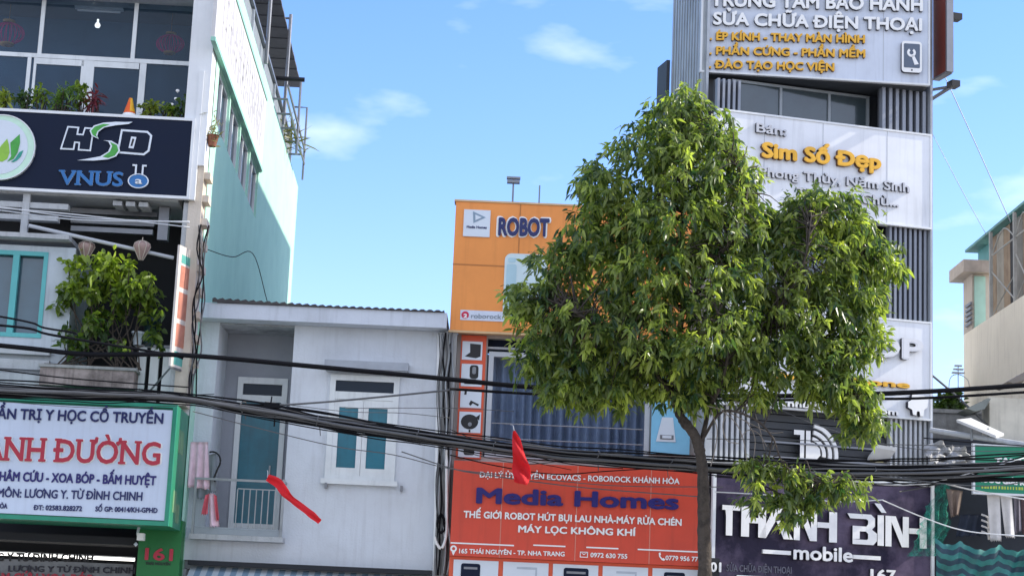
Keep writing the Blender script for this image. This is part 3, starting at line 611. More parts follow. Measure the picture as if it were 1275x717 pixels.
for px, py, rx, ry in lob:
    for k in range(int(rx * ry / (30 if py < 380 else 50))):
        v = rng.normal(size=3); v /= np.linalg.norm(v); r = rng.uniform(.3, 1) ** .5; dd = v[1] * r * .5 + (-.05 if py < 400 else .05)
        uu, zz = FL.p(px + v[0] * r * rx, py + v[2] * r * ry, dd); cl.append((uu, dd, zz))
cl = np.array(cl); n = 1550; idx = rng.integers(0, len(cl), n)
C = cl[idx] + rng.normal(size=(n, 3)) * .05; Dr = rng.normal(size=(n, 3)) + np.array([0, -.25, -.3])
top_light = np.clip((cl[idx][:, 2] - zr) / 2.0, 0, 1)  # leaf colour lightens with height, sun above and shade below painted in
mb = MB(); foliage(mb, C, Dr, rng.uniform(.11, .19, n), rng.uniform(.06, .10, n), np.clip(rng.normal(.05, .2, n) + top_light * top_light * .75, 0, 1), .3); part('leaves', mb, lf_bush, t)
mb = MB()
for c in cl[::5]: mb.tube(smooth([(u + rng.choice([-.75, -.3, .25, .6]) + rng.normal() * .04, .0, zr), ((u + c[0] * 2) / 3 + rng.normal() * .1, .05, (zr + c[2]) / 2 + rng.normal() * .1), tuple(c)], 4), [.014] * 4 + [.010] * 4 + [.005], 5)
part('branch', mb, bark, t)
n = 9
for px, py, lab in ((66, 448, 'broken white pot at the left end of the planter'), (171, 421, 'white flower pot on the first white baluster')):
    u, z = FL.p(px, py + 9, .25); mb = MB(); mb.smooth = True; mb.lathe((u, .22, z), [(.07, 0), (.10, .2), (.115, .2), (.115, .24), (.09, .23)], 14); S1('flower_pot', mb, picwhite, lab, 'pot')
u, z = FL.p(186, 432, .3); mb = MB(); mb.smooth = True; mb.lathe((u, .3, z), [(.10, 0), (.13, .42), (.15, .44), (.15, .5), (.09, .6), (.0, .62)], 14); S1('bin', mb, M('bin_green', (.012, .04, .045), .5), 'dark green lidded bin on the balcony beside the bush', 'bin')
# perpendicular banner at the corner
un = FL.p(217, 380, -.35)[0]; z0, z1 = FL.p(209, 455, -.35)[1], FL.p(227, 305, -.35)[1]
q_ = FL.w(un, -.35, 0); FN2 = Fr(q_[0], q_[1], 74); bw = .95
t = thing('banner_sign', 'narrow white and salmon banner standing out from the corner pier', 'sign', FN2, (bw / 2, 0, z0))
mb = MB(); mb.box(0, bw, -.02, .02, z0, z1); part('panel', mb, M('banner_white', (.62, .57, .52), .5, .2, 3), t)
for f0, f1, m in ((.86, .93, 'g'), (.66, .84, 's'), (.40, .62, 's'), (.17, .36, 's'), (.02, .13, 'g')):
    mb = MB(); mb.box(.10, bw - .12, -.0225, -.0205, z0 + (z1 - z0) * f0, z0 + (z1 - z0) * f1); part('printed_patch', mb, M('patch_salmon', (.50, .20, .14), .5, .3, 4) if m == 's' else M('patch_teal', (.10, .38, .33), .5, .2, 4), t)
mb = MB(); mb.tube([(0, 0, z0 - .02), (bw, 0, z0 - .02)], .022, 6); mb.tube([(.05, 0, z0 - .02), (.45, .6, z0 - .42)], .018, 6); mb.tube([(.55, 0, z0 - .02), (.7, .35, z0 - .45)], .015, 6); part('bracket', mb, metal, t)
# cables and dust tangled down the corner pier
for k in range(5):
    u = UE + .04 + rng.uniform(-.12, .14); pts = [(u + rng.normal() * .03, -.03 + rng.uniform(-.05, .08), z) for z in np.linspace(FL.p(240, 280)[1], FL.p(240, 500)[1], 8)]
    mb = MB(); mb.tube(smooth(pts, 4), .014, 5); S1('pier_cable', mb, cablegrey if k % 2 else cable, 'thin cable running down the sunlit corner pier above the green sign', 'cable', group='cables down the corner pier')

# green clinic sign
G0 = -1.0
q = FL.quad((-70, 494), (222, 500), (208, 652), (-70, 643), G0)
t = thing('shop_sign', 'white clinic sign in a green box frame reading ANH ĐƯỜNG', 'sign', FL, (q[0] / 2, 0, q[2]))
mb = MB(); mb.box(q[0], q[1], G0 + .02, .6, q[2], q[3]); part('box', mb, green, t)
qi = FL.quad((-70, 500), (215.5, 508), (206, 646), (-70, 637), G0)
mb = MB(); mb.box(qi[0], qi[1], G0 - .015, G0 + .019, qi[2], qi[3]); part('face', mb, signwhite, t)
mb = MB(); mb.frame(q[0] - .01, q[1] + .01, q[2] - .01, q[3] + .01, G0 - .04, G0 + .06, .07); part('trim', mb, M('green_trim', (.018, .25, .15), .4, .15, 5), t)
dT = G0 - .017
for s, x0, y0, x1, y1, cap, bo, ms in (('CHẨN TRỊ Y HỌC CỔ TRUYỀN', -27, 520.5, 203, 527.5, 14.2, .035, (letter_navy, letter_dark)), ('ANH ĐƯỜNG', -23, 572.5, 199.5, 579.5, 31, .03, (letter_red, letter_white)),
        ('CHUYÊN CHÂM CỨU - XOA BÓP - BẤM HUYỆT', -62, 596.5, 194, 604, 12.6, .045, (letter_blue, letter_navy)), ('CHUYÊN MÔN: LƯƠNG Y. TỪ ĐÌNH CHINH', -55, 617, 177, 623, 11.5, .03, (letter_navy, letter_navy)),
        ('ĐT: 02583.828272', 41.5, 634.5, 102, 636, 6.8, .035, (letter_navy, letter_navy)), ('SỐ GP: 00414/KH-GPHD', 118.5, 636.2, 196, 638.3, 6.8, .035, (letter_navy, letter_navy)), ('KHÁNH HÒA', -28, 631.8, 9, 632.8, 6.8, .035, (letter_navy, letter_navy))):
    big = cap > 25; part('lettering', text(FL, s, x0, y0, x1, y1, cap, dT, .05 if big else .016, bo, serif=big), list(ms), t)
    if big: part('lettering_halo', text(FL, s, x0 - 1.5, y0 + .8, x1 + 1.5, y1 + .8, cap + 1.5, dT + .006, .008, bo + .035, serif=True), [letter_white, letter_white], t)
mb = MB()
mb.box(q[1] + .001, q[1] + .004, G0 + .35, G0 + .75, q[2] + .25, q[2] + .62); mb.box(q[1] + .001, q[1] + .004, G0 + .75, G0 + 1.2, q[2] + .1, q[2] + .42); mb.box(q[1] + .001, q[1] + .004, G0 + .5, G0 + 1.1, q[3] - .75, q[3] - .35)
part('printed_patch', mb, M('patch_sand', (.16, .32, .16), .5, .4, 5), t)
# inner sign with lit tube
di = 1.6
a, b = FL.p(-60, 692, di), FL.p(166, 696, di)
t = thing('light_tube', 'lit fluorescent tube inside the dark shop under the green sign', 'lamp', FL, ((a[0] + b[0]) / 2, di + .2, b[1]))
mb = MB(); mb.box(a[0], b[0], di + .2, di + .28, b[1] - .02, b[1] + .05); part('fitting', mb, steel, t)
mb = MB(); mb.tube([(a[0], di + .15, b[1]), (b[0], di + .15, b[1])], .026, 8); part('tube', mb, lampglow, t)
t = thing('shop_sign', 'black lettered inner sign in front of the lit tube of the clinic', 'sign', FL, ((a[0] + b[0]) / 2, di, b[1] - .6))
part('lettering', text(FL, 'LƯƠNG Y TỪ ĐÌNH CHINH', -40, 697.5, 116, 699.5, 11, di, .02, .05), [black, black], t)
mb = MB(); mb.box(a[0], b[0], di + .02, di + .04, b[1] - .8, b[1] - .09); part('back_panel', mb, M('inner_panel', (.25, .26, .27), .5, .3, 4), t)
part('lettering', text(FL, 'LƯƠNG Y TỪ ĐÌNH CHINH', 10, 711, 168, 713.5, 8, di, .02, .03), [letter_dark, black], t)
part('lettering', text(FL, 'CHÂM CỨU XOA BÓP', -30, 724, 115, 727, 13, di - .01, .02, .04), [letter_red, letter_red], t)
# cctv
u, z = FL.p(172, 668, -.15); t = thing('security_camera', 'white bullet security camera under the right end of the green sign', 'camera', FL, (u, -.15, z))
mb = MB(); mb.box(u + .0, u + .11, -.28, -.08, z - .06, z + .06); part('camera_body', mb, letter_white, t)
mb = MB(); mb.tube([(u - .02, .0, z + .2), (u - .03, -.05, z + .05), (u, -.1, z)], .025, 6); mb.lathe((u - .05, -.02, z - .12), [(0, -.04), (.04, 0), (0, .04)], 8); part('bracket', mb, picwhite, t)
# ------------------------------------------------------------------ grey house
F = FG
gl = F.p(247, 420)[0]; gr = F.p(547, 560)[0]
zr1 = (F.p(262, 383)[1] + F.p(553, 393)[1]) / 2; zr0_ = (F.p(250, 401)[1] + F.p(552, 412)[1]) / 2
zbot = (F.p(231, 700)[1] + F.p(539, 706)[1]) / 2
T = thing('grey_house', 'small grey blue house with a loggia beside the orange house', 'house', F, ((gl + gr) / 2, 4, 0))
lo = F.rect(268, 412, 361, 664); lo = (F.p(262, 560)[0], F.p(357, 560)[0], F.p(300, 664)[1], zr0_)
wi = F.quad((413, 466), (498, 470), (491, 601), (403, 598))
LD = 1.1
mb = MB(); mb.wall(gl, gr, zbot, zr0_, 0, LD, [lo, (wi[0] + .04, wi[1] - .04, wi[2] + .04, wi[3] - .04)]); part('front_wall', mb, greywall, T)
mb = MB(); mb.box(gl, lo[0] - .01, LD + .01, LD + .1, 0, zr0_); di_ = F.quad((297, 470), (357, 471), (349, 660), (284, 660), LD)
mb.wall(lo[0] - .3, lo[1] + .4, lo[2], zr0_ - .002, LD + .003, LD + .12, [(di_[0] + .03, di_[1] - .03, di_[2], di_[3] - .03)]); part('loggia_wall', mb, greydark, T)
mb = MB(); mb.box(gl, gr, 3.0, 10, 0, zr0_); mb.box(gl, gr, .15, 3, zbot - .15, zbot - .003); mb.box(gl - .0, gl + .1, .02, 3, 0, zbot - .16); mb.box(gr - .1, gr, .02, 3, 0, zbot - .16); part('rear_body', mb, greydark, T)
mb = MB(); mb.box(gl - .02, gr + .03, -.42, 10, zr0_ + .002, zr1); part('roof_slab', mb, M('roof_slab_paint', (.58, .62, .68), .8, .12, 1.5, bump=.2, streak=.3), T)
mb = MB(); mb.box(gl + .05, lo[1] + .0, .05, LD, zr0_ - .03, zr0_ - .004); part('loggia_ceiling', mb, M('stained_ceiling', (.42, .44, .46), .9, .5, 3), T)
# corrugated roofing edge
u0, u1 = F.p(264, 380, -.45)[0], F.p(553, 390, -.45)[0]; n = 90; mb = MB()
for k in range(n):
    a, b = u0 + (u1 - u0) * k / n, u0 + (u1 - u0) * (k + 1) / n; h = .018 * math.sin(k * 2.1); h2 = .018 * math.sin((k + 1) * 2.1); s = .045 * max(0, 1 - k / 45) + .012
    mb.quad((a, -.46, zr1 + .02 + h + s), (b, -.46, zr1 + .02 + h2 + s), (b, 9, zr1 + .3 + h2 + s), (a, 9, zr1 + .3 + h + s)); mb.quad((a, -.46, zr1 + .003), (b, -.46, zr1 + .003), (b, -.46, zr1 + .02 + h2 + s), (a, -.46, zr1 + .02 + h + s))
part('corrugated_roof', mb, M('old_roof_sheet', (.07, .065, .065), .8, .4, 4), T)
# door
mb = MB(); zt1 = F.p(325, 499, LD)[1]; mb.frame(di_[0], di_[1], di_[2], di_[3], LD - .05, LD + .06, .10, tb=.12); mb.box(di_[0] + .10, di_[1] - .10, LD - .05, LD + .06, zt1 - .02, zt1 + .10)
d = part('door_frame', mb, frame_w, T)
mb = MB(); mb.box(di_[0] + .10, di_[1] - .10, LD + .0, LD + .05, di_[2] + .12, zt1 - .02); part('door_leaf', mb, teal, d)
mb = MB(); mb.box(di_[0] + .10, di_[1] - .10, LD + .0, LD + .03, zt1 + .10, di_[3] - .12); part('transom_pane', mb, glass, d)
mb = MB(); mb.box(di_[1] - .25, di_[1] - .22, LD - .04, LD - .001, di_[2] + 1.0, di_[2] + 1.2); part('handle', mb, steel, d)
# window
mb = MB(); mb.frame(*wi, -.04, .07, .10); tz0, tz1 = F.p(455, 488.5)[1], F.p(455, 467)[1]
mb.box(wi[0] + .1, wi[1] - .1, -.03, .065, tz0 - .14, tz0); uc = (wi[0] + wi[1]) / 2
mb.box(wi[0] - .06, wi[1] + .06, -.09, -.041, wi[2] - .06, wi[2] + .03)
w = part('window_frame', mb, frame_w, T)
mb = MB(); mb.box(wi[0] + .1, wi[1] - .1, .0, .03, tz0, wi[3] - .1); part('transom_pane', mb, glass, w)
for s in (0, 1):
    a, b = (wi[0] + .1, uc - .003) if s == 0 else (uc + .003, wi[1] - .1)
    mb = MB(); mb.frame(a, b, wi[2] + .1, tz0 - .143, -.02, .05, .09, tb=.14); sh = part('shutter', mb, frame_w, w)
    mb = MB(); mb.box(a + .09, b - .09, .005, .03, wi[2] + .24, tz0 - .283); part('shutter_panel', mb, teal, sh)
for x, y in ((406, 602), (500, 606)):
    u, z = F.p(x, y, -.06); mb = MB(); mb.box(u - .02, u + .02, -.1, -.0, z - .08, z + .02); part('shutter_hook', mb, metal, w)
a = F.quad((404, 447), (509, 452), (508, 462), (404, 457), -.3); mb = MB(); mb.box(a[0], a[1], -.3, -.002, a[2], a[3]); mb.box(a[0] + .02, a[1] - .02, -.27, -.003, a[2] - .035, a[2] - .003); part('window_ledge', mb, M('ledge_paint', (.36, .39, .43), .8, .2, 2), T)
# loggia floor and railing
sb = F.quad((235, 664), (352, 668), (352, 675), (235, 670), -.35)
mb = MB(); mb.box(sb[0], sb[1], -.35, -.003, sb[2], sb[3]); mb.box(lo[0], lo[1], .002, LD, sb[2], lo[2] + .01); part('loggia_floor', mb, paleconc, T)
r0, r1 = F.p(238, 597, -.33), F.p(355, 598, -.33); zrail = (r0[1] + r1[1]) / 2; ur0, ur1 = sb[0] + .03, sb[1] - .03
R1 = thing('balcony_railing', 'thin grey steel railing round the loggia of the grey house', 'railing', F, ((ur0 + ur1) / 2, -.33, sb[3]))
mb = MB(); mb.box(ur0, ur1, -.35, -.31, zrail - .02, zrail + .02); mb.box(ur0 - .0, ur0 + .04, -.309, -.02, zrail - .02, zrail + .02); mb.box(ur1 - .04, ur1, -.309, -.02, zrail - .02, zrail + .02); part('top_rail', mb, steel, R1)
for u in (ur0, ur1 - .04): mb = MB(); mb.box(u, u + .045, -.352, -.308, sb[3] + .002, zrail - .022 if u != ur1 - .04 else zrail + .05); part('post', mb, steel, R1)
mb = MB(); mb.box(ur0 + .05, ur1 - .045, -.345, -.315, sb[3] + .10, sb[3] + .13); mb.box(ur0 + .05, ur1 - .045, -.345, -.325, sb[3] + .003, sb[3] + .098); part('kick_plate', mb, M('kick_plate', (.30, .34, .37), .5, .15), R1)
b0, b1 = F.p(296, 610, -.33)[0], F.p(343, 610, -.33)[0]
for k in range(7): u = b0 + (b1 - b0) * k / 6; mb = MB(); mb.box(u - .009, u + .009, -.34, -.32, sb[3] + .131, zrail - .16); part('baluster', mb, steel, R1)
mb = MB(); mb.box(b0, b1, -.341, -.319, zrail - .158, zrail - .14); part('middle_rail', mb, steel, R1)
# laundry
def cloth(F, tl, tr, br, bl, d, m, label, cat, name, waves=2, amp=.03, nx=14, ny=12, group=None, ragged=.02, parent=None):
    a, b, c, e = (np.array(F.p(*p, d)) for p in (tl, tr, br, bl)); mb = MB(); mb.smooth = True; vs = []; ph = rng.uniform(0, 6)
    for j in range(ny + 1):
        for i in range(nx + 1):
            s, t = i / nx, j / ny; p = (a * (1 - s) + b * s) * (1 - t) + (e * (1 - s) + c * s) * t
            w = amp * (.25 + t) * math.sin(ph + s * waves * 6.28 + t * 1.3); vs.append((p[0] + .25 * w, d + w, p[1] + (ragged * math.sin(5 * s * 6.28 + ph) if j == ny else 0)))
    n0 = len(vs); vs += [(x, y + .012, z) for x, y, z in vs]
    fs = []
    for j in range(ny):
        for i in range(nx):
            q = (j * (nx + 1) + i, j * (nx + 1) + i + 1, (j + 1) * (nx + 1) + i + 1, (j + 1) * (nx + 1) + i); fs += [q, tuple(n0 + k for k in reversed(q))]
    for i in range(nx): fs += [(i, i + 1, n0 + i + 1, n0 + i), (ny * (nx + 1) + i, ny * (nx + 1) + i + 1, n0 + ny * (nx + 1) + i + 1, n0 + ny * (nx + 1) + i)]
    for j in range(ny): k = j * (nx + 1); fs += [(k, k + nx + 1, n0 + k + nx + 1, n0 + k), (k + nx, k + 2 * nx + 1, n0 + k + 2 * nx + 1, n0 + k + nx)]
    mb.add(vs, fs)
    if parent is not None: return part(name, mb, m, parent)
    return solo(name, mb, m, label, cat, F, group)
cloth(F, (237, 550), (259, 550), (260, 609), (235, 606), -.30, pinkcloth, 'pale pink long garment hung at the left end of the loggia', 'laundry', 'hanging_garment', 2.5, .04, group='laundry on the loggia')
cloth(F, (260, 566), (269, 564), (268, 612), (260, 613), -.28, greycloth, 'grey blue top hung behind the black hanger on the loggia', 'laundry', 'hanging_garment', 1, .03, group='laundry on the loggia')
cloth(F, (244, 606), (262, 610), (262, 622), (246, 620), -.26, greycloth, 'dark grey cloth showing between the pale garment and the pink shirt', 'laundry', 'hanging_garment', 1.5, .03, group='laundry on the loggia')
t = thing('hanging_shirt', 'bright pink shirt hung by its shoulders on the loggia railing', 'laundry', F, F.p(262, 656, -.37)[:1] + (-.37, F.p(262, 656, -.37)[1]), 'laundry on the loggia')
cloth(F, (259, 614), (267, 614), (273, 655), (261, 655), -.37, pinkcloth, None, None, 'front_panel', 1, .03, parent=t)
cloth(F, (256, 616), (260.5, 614), (259, 640), (251, 640), -.385, pinkred, None, None, 'sleeve', 1, .03, parent=t)
cloth(F, (266, 615), (270, 617), (273.5, 645), (270, 648), -.39, pinkred, None, None, 'sleeve', 1, .03, parent=t)
u, z = F.p(264, 574, -.33); mb = MB(); mb.tube([(u + .15 * math.sin(a), -.33, z + .17 * math.cos(a)) for a in np.linspace(-.4, 2.3, 14)] , .018, 6); mb.tube([(u + .12, -.33, z - .1), (u + .05, -.32, z - .30), (u + .08, -.32, z - .36)], .018, 6)
solo('clothes_hanger', mb, black, 'curved black plastic hanger hooked beside the pale pink garment', 'hanger', F)
# striped awning below
a = F.quad((240, 704), (531, 716), (530, 722), (236, 716), -1.0)
mb = MB(); u0, u1 = F.p(236, 706, -.2)[0], F.p(532, 714, -.2)[0]; n = 40; zt_ = zbot - .10; vs = []
for k in range(n):
    x0, x1 = u0 + (u1 - u0) * k / n, u0 + (u1 - u0) * (k + 1) / n
    mb.quad((x0, -1.1, zt_ - .55), (x1, -1.1, zt_ - .55), (x1, -.02, zt_), (x0, -.02, zt_), k % 2); mb.quad((x0, -1.1, zt_ - .75), (x1, -1.1, zt_ - .75), (x1, -1.1, zt_ - .551), (x0, -1.1, zt_ - .551), k % 2)
solo('striped_awning', mb, [M('awning_white', (.55, .60, .64), .6, .1), M('awning_blue', (.22, .32, .42), .6, .1)], 'blue and white striped awning under the grey house', 'awning', F)
mb = MB(); mb.box(u0 - .03, u1 + .05, -.25, -.004, zt_ + .01, zt_ + .09); part('gap_shade_strip', mb, dark, T)  # solid dark strip that colours in the shade of the gap
# pipes and cables at the seam between grey and orange house
up0, zp0 = F.p(548, 410, -.1); up1, zp1 = F.p(541, 700, -.1)
mb = MB(); mb.smooth = True; mb.tube([(up1 + .04, -.1, 0), (up1 + .02, -.1, zp1), (up0, -.1, zr0_ - .05)], .05, 8); solo('drain_pipe', mb, letter_white, 'long white drain pipe down the right edge of the grey house', 'pipe', F)
pts = [F.p(x, y, -.3) for x, y in ((556, 560), (556, 640), (555, 668), (550, 682), (544, 677), (541, 668))]
mb = MB(); mb.smooth = True; mb.tube(smooth([(u, -.3, z) for u, z in pts], 5), .028, 7); solo('hose', mb, letter_white, 'white hose looping in a U beside the tangled seam cables', 'hose', F)
for k in range(9):
    xs = 549 + k * 1.9; pts = []
    for j, y in enumerate(np.linspace(415, 716, 11)):
        xx = xs - (y - 415) * .025 + rng.normal() * 1.6; u, z = F.p(xx, y, -.2); pts.append((u, -.2 - rng.uniform(0, .12), z))
    mb = MB(); mb.smooth = True; mb.tube(smooth(pts, 4), rng.uniform(.008, .018), 5)
    solo('seam_cable', mb, [cable, cablegrey, steel][k % 3], 'thin cable running down the seam between the grey and orange houses', 'cable', F, 'cables down the house seam')
u, z = F.p(549, 652, -.25); mb = MB()
for k in range(5): mb.tube(smooth([(u + rng.normal() * .05, -.28 - .02 * k, z + .12 * math.cos(a) * rng.uniform(.7, 1.2)) if False else (u + .07 * math.sin(a) + rng.normal() * .015, -.28 - .015 * k, z + .16 * math.cos(a) + rng.normal() * .02) for a in np.linspace(0, 6.28, 9)], 3), .012, 5)
solo('cable_coil', mb, cable, 'knot of coiled black cable on the seam beside the red sign', 'cable', F)

# ------------------------------------------------------------------ orange house
F = FO
bl = F.quad((567.5, 252), (862, 264), (856, 423), (560.5, 412))
ol, orr = F.p(563, 560, .25)[0], F.p(872, 560, .25)[0]
O = thing('orange_house', 'orange fronted shop house with a wide curtained window above the red sign', 'building', F, ((ol + orr) / 2, 4, 0))
zR = bl[3] - .15
cu = F.quad((607, 438), (812, 446), (806, 577), (601, 569), .25)
mb = MB(); mb.wall(ol, orr, 0, zR, .25, .55, [(cu[0], cu[1], cu[2], cu[3] + .25)]); mb.box(ol, ol + .05, .26, 11, 0, zR - .02); mb.box(orr - .05, orr, .26, 11, 0, zR - .02); mb.box(ol + .06, orr - .06, .56, 11, zR - .3, zR - .1); part('front_wall', mb, M('orange_house_wall', (.42, .40, .38), .8, .2, 1.5), O)
mb = MB(); mb.box(ol - .22, ol - .004, -.02, .4, 0, bl[2] - .02); part('seam_pilaster', mb, concrete, O)
ft = .09
mb = MB(); mb.frame(cu[0] + .03, cu[1], cu[2], cu[3], .22, .4, ft); mb.box(cu[0], cu[1], .30, .42, cu[3] + .06, cu[3] + .10); wf = part('window_frame', mb, M('alu_frame', (.46, .49, .52), .4, .1), O)
mb = MB(); mb.box(cu[0], cu[1], .45, .5, cu[3] + .002, cu[3] + .25); part('header_panel', mb, navy, wf)
mb = MB(); mb.smooth = False; n = 260; vs = []
for k in range(n + 1):
    s = k / n; u = cu[0] + (cu[1] - cu[0]) * s; dd = .56 + .075 * math.sin(s * 2 * math.pi * 17 + .9 * math.sin(s * 23)) + .025 * math.sin(s * 91); vs += [(u, dd, cu[2]), (u, dd, cu[3])]
mb.add(vs, [(2 * k, 2 * k + 2, 2 * k + 3, 2 * k + 1) for k in range(n)]); part('curtain', mb, curtain, wf)
um = (cu[0] + cu[1]) / 2
mb = MB(); mb.quad((cu[0], .33, cu[2]), (cu[1], .33, cu[2]), (cu[1], .33, cu[3]), (cu[0], .33, cu[3])); part('pane', mb, Glass('shop_glass', (.01, .02, .035), .22), wf)
for y0, y1 in ((527, 534), (546, 553)):
    a, b = F.p(612, y0, .2), F.p(800, y1, .2); mb = MB(); mb.tube([(a[0], .2, (a[1] + b[1]) / 2), (b[0], .2, (a[1] + b[1]) / 2)], .010, 5); part('window_bar', mb, steel, wf)
# orange billboard
t = thing('billboard', 'tall orange board on the roof front reading ROBOT', 'sign', F, ((bl[0] + bl[1]) / 2, .1, bl[2]))
mb = MB(); mb.box(bl[0], bl[1], -.05, .24, bl[2], bl[3]); part('board', mb, orange, t)
mb = MB(); zj = F.p(600, 331)[1]; uj = F.p(645, 330)[0]; mb.box(bl[0] - .003, bl[1] + .003, -.055, -.0503, zj - .012, zj + .012); mb.box(uj - .01, uj + .01, -.0552, -.0504, bl[2], zj - .013); mb.box(uj - .01, uj + .01, -.0552, -.0504, zj + .013, bl[3]); part('panel_joint', mb, M('orange_joint', (.42, .16, .04), .6, 0), t)
oe = M('orange_edge', (.62, .42, .22), .5)
mb = MB(); mb.box(bl[0] - .03, bl[1] + .03, -.07, .26, bl[3] + .002, bl[3] + .035); part('board_edge', mb, oe, t)
mb = MB(); mb.box(bl[0] - .02, bl[1], -.06, .1, bl[2] - .04, bl[2] - .003); part('board_edge', mb, oe, t)
dB = -.052
lb = F.quad((577.5, 262), (610.5, 263), (610, 296), (577, 295.5)); mb = MB(); mb.box(lb[0], lb[1], -.075, dB, lb[2], lb[3]); lp = part('logo_panel', mb, picwhite, t)
tri = [F.p(x, y) for x, y in ((589, 264.5), (605, 272), (589.5, 279))]; tri2 = [F.p(x, y) for x, y in ((592, 268.5), (600, 272), (592, 275.5))]
mb = MB(); mb.prism(tri, -.08, -.0755, 0); mb.prism(tri2, -.084, -.0805, 1); part('logo_mark', mb, [M('logo_grey', (.22, .30, .38), .5, 0), picwhite], lp)
part('logo_name', text(F, 'Media Homes', 581, 284, 606, 285, 3.4, -.077, .006, .04), [letter_navy, letter_navy], lp)
part('lettering_halo', text(F, 'ROBOT', 617.5, 295.2, 685.5, 297, 27.5, dB, .02, .09), [letter_white, letter_white], t)
part('lettering', text(F, 'ROBOT', 620, 293.4, 683.5, 295, 24, dB - .022, .02, .055), [letter_navy, letter_navy], t)
pa = F.rect(629, 316, 679, 397); mb = MB(); mb.prism(rrect(pa[0], pa[1], pa[2], pa[3], .12), -.062, dB, 0)
pp = part('product_picture', mb, M('picture_pale', (.56, .68, .70), .4, .08, 2), t)
mb = MB(); mb.prism(rrect(pa[0] + .04, pa[0] + .22, pa[2] + .05, pa[3] - .2, .04), -.066, -.0625); mb.prism(rrect(pa[0] + .06, pa[0] + .2, pa[3] - .17, pa[3] - .08, .03), -.066, -.0625); part('printed_shade', mb, M('picture_cyan', (.40, .58, .64), .4, .1), pp)
rb = F.quad((573.5, 386.5), (628.5, 388.5), (628, 401), (573, 399)); mb = MB(); mb.box(rb[0], rb[1], -.062, dB, rb[2], rb[3]); rp_ = part('name_panel', mb, acp_shade, t)
c = F.p(579.3, 392.8); mb = MB(); mb.prism(ellipse(*c, .068, .068, 24), -.068, -.0625); part('round_logo', mb, M('logo_crimson', (.55, .01, .06), .4), rp_)
part('logo_letter', text(F, 'ʑ', 577, 395.3, 581.6, 395.4, 5, -.069, .005, .06) if False else text(F, '2', 577, 395.6, 581.6, 395.7, 5.4, -.069, .005, .06), [letter_white, letter_white], rp_)
part('name_lettering', text(F, 'roborock', 586.5, 396, 624, 397.2, 6.2, -.064, .006, .01), [M('letter_grey', (.20, .24, .28), .5, 0)] * 2, rp_)
# antennas on the roof
u, z = F.p(639.5, 222, 1); mb = MB(); mb.tube([(u, 1, zR), (u, 1, z)], .02, 6)
t = thing('roof_antenna', 'short pole with two stacked flat bars above the word ROBOT', 'antenna', F, (u, 1, zR)); part('mast', mb, metal, t)
mb = MB(); mb.box(u - .13, u + .13, .95, 1.05, z - .02, z + .02); mb.box(u - .12, u + .12, .94, 1.06, z - .10, z - .05); part('crossbar', mb, metal, t)
u, z = F.p(672, 231, 1); mb = MB(); mb.tube([(u, 1, zR), (u, 1, z)], .014, 5); solo('lightning_rod', mb, metal, 'thin bare rod on the orange roof right of the barred antenna', 'rod', F)
# column of product pictures
pc = F.quad((574.5, 417), (605, 418), (600, 571), (567.5, 570), .2)
t = thing('picture_column', 'narrow orange red strip of five product pictures left of the curtained window', 'sign', F, ((pc[0] + pc[1]) / 2, .2, pc[2]))
mb = MB(); mb.box(pc[0], pc[1], .2, .248, pc[2], pc[3]); part('strip', mb, redor2, t)
for k, (x0, y0, x1, y1) in enumerate(((576, 424.5, 600, 448.5), (575, 452.5, 599.5, 481.5), (573.8, 484, 598.8, 508), (572.3, 512, 598, 539), (571, 551, 597, 569.5))):
    r = F.rect(x0, y0, x1, y1, .19); mb = MB(); mb.box(r[0], r[1], .185, .199, r[2], r[3]); p_ = part('picture', mb, picwhite, t)
    w_, h_ = r[1] - r[0], r[3] - r[2]; X = lambda a: r[0] + w_ * a; Y = lambda b: r[2] + h_ * b; mb = MB()
    if k == 0: mb.prism([(X(.38), Y(.88)), (X(.92), Y(.85)), (X(.92), Y(.2)), (X(.7), Y(.1)), (X(.15), Y(.18)), (X(.4), Y(.4))], .18, .1845)
    if k == 1: mb.prism(rrect(X(.4), X(.82), Y(.35), Y(.95), .05), .18, .1845, 0); mb.prism([(X(.15), Y(.1)), (X(.75), Y(.1)), (X(.7), Y(.33)), (X(.4), Y(.33))], .18, .1845, 0); mb.prism(rrect(X(.52), X(.70), Y(.55), Y(.88), .03), .176, .1795, 1)
    if k == 2: mb.prism([(X(.2), Y(.92)), (X(.3), Y(.95)), (X(.28), Y(.7)), (X(.17), Y(.7))], .18, .1845); mb.prism([(X(.5), Y(.4)), (X(.9), Y(.2)), (X(.85), Y(.1)), (X(.6), Y(.25)), (X(.5), Y(.1)), (X(.42), Y(.2))], .18, .1845)
    if k == 3: mb.prism(ellipse(X(.48), Y(.52), w_ * .40, h_ * .36, 24), .18, .1845, 0); mb.prism([(X(.75), Y(.75)), (X(.95), Y(.9)), (X(.92), Y(.6))], .1795, .184, 0); mb.prism(ellipse(X(.5), Y(.4), w_ * .09, h_ * .1, 12), .174, .1785, 1); mb.box(X(.46), X(.54), .18, .1845, Y(.02), Y(.14))
    if k == 4: mb.prism(rrect(X(.25), X(.75), Y(.15), Y(.75), .04), .18, .1845, 0)
    part('printed_product', mb, [black, metal], p_)
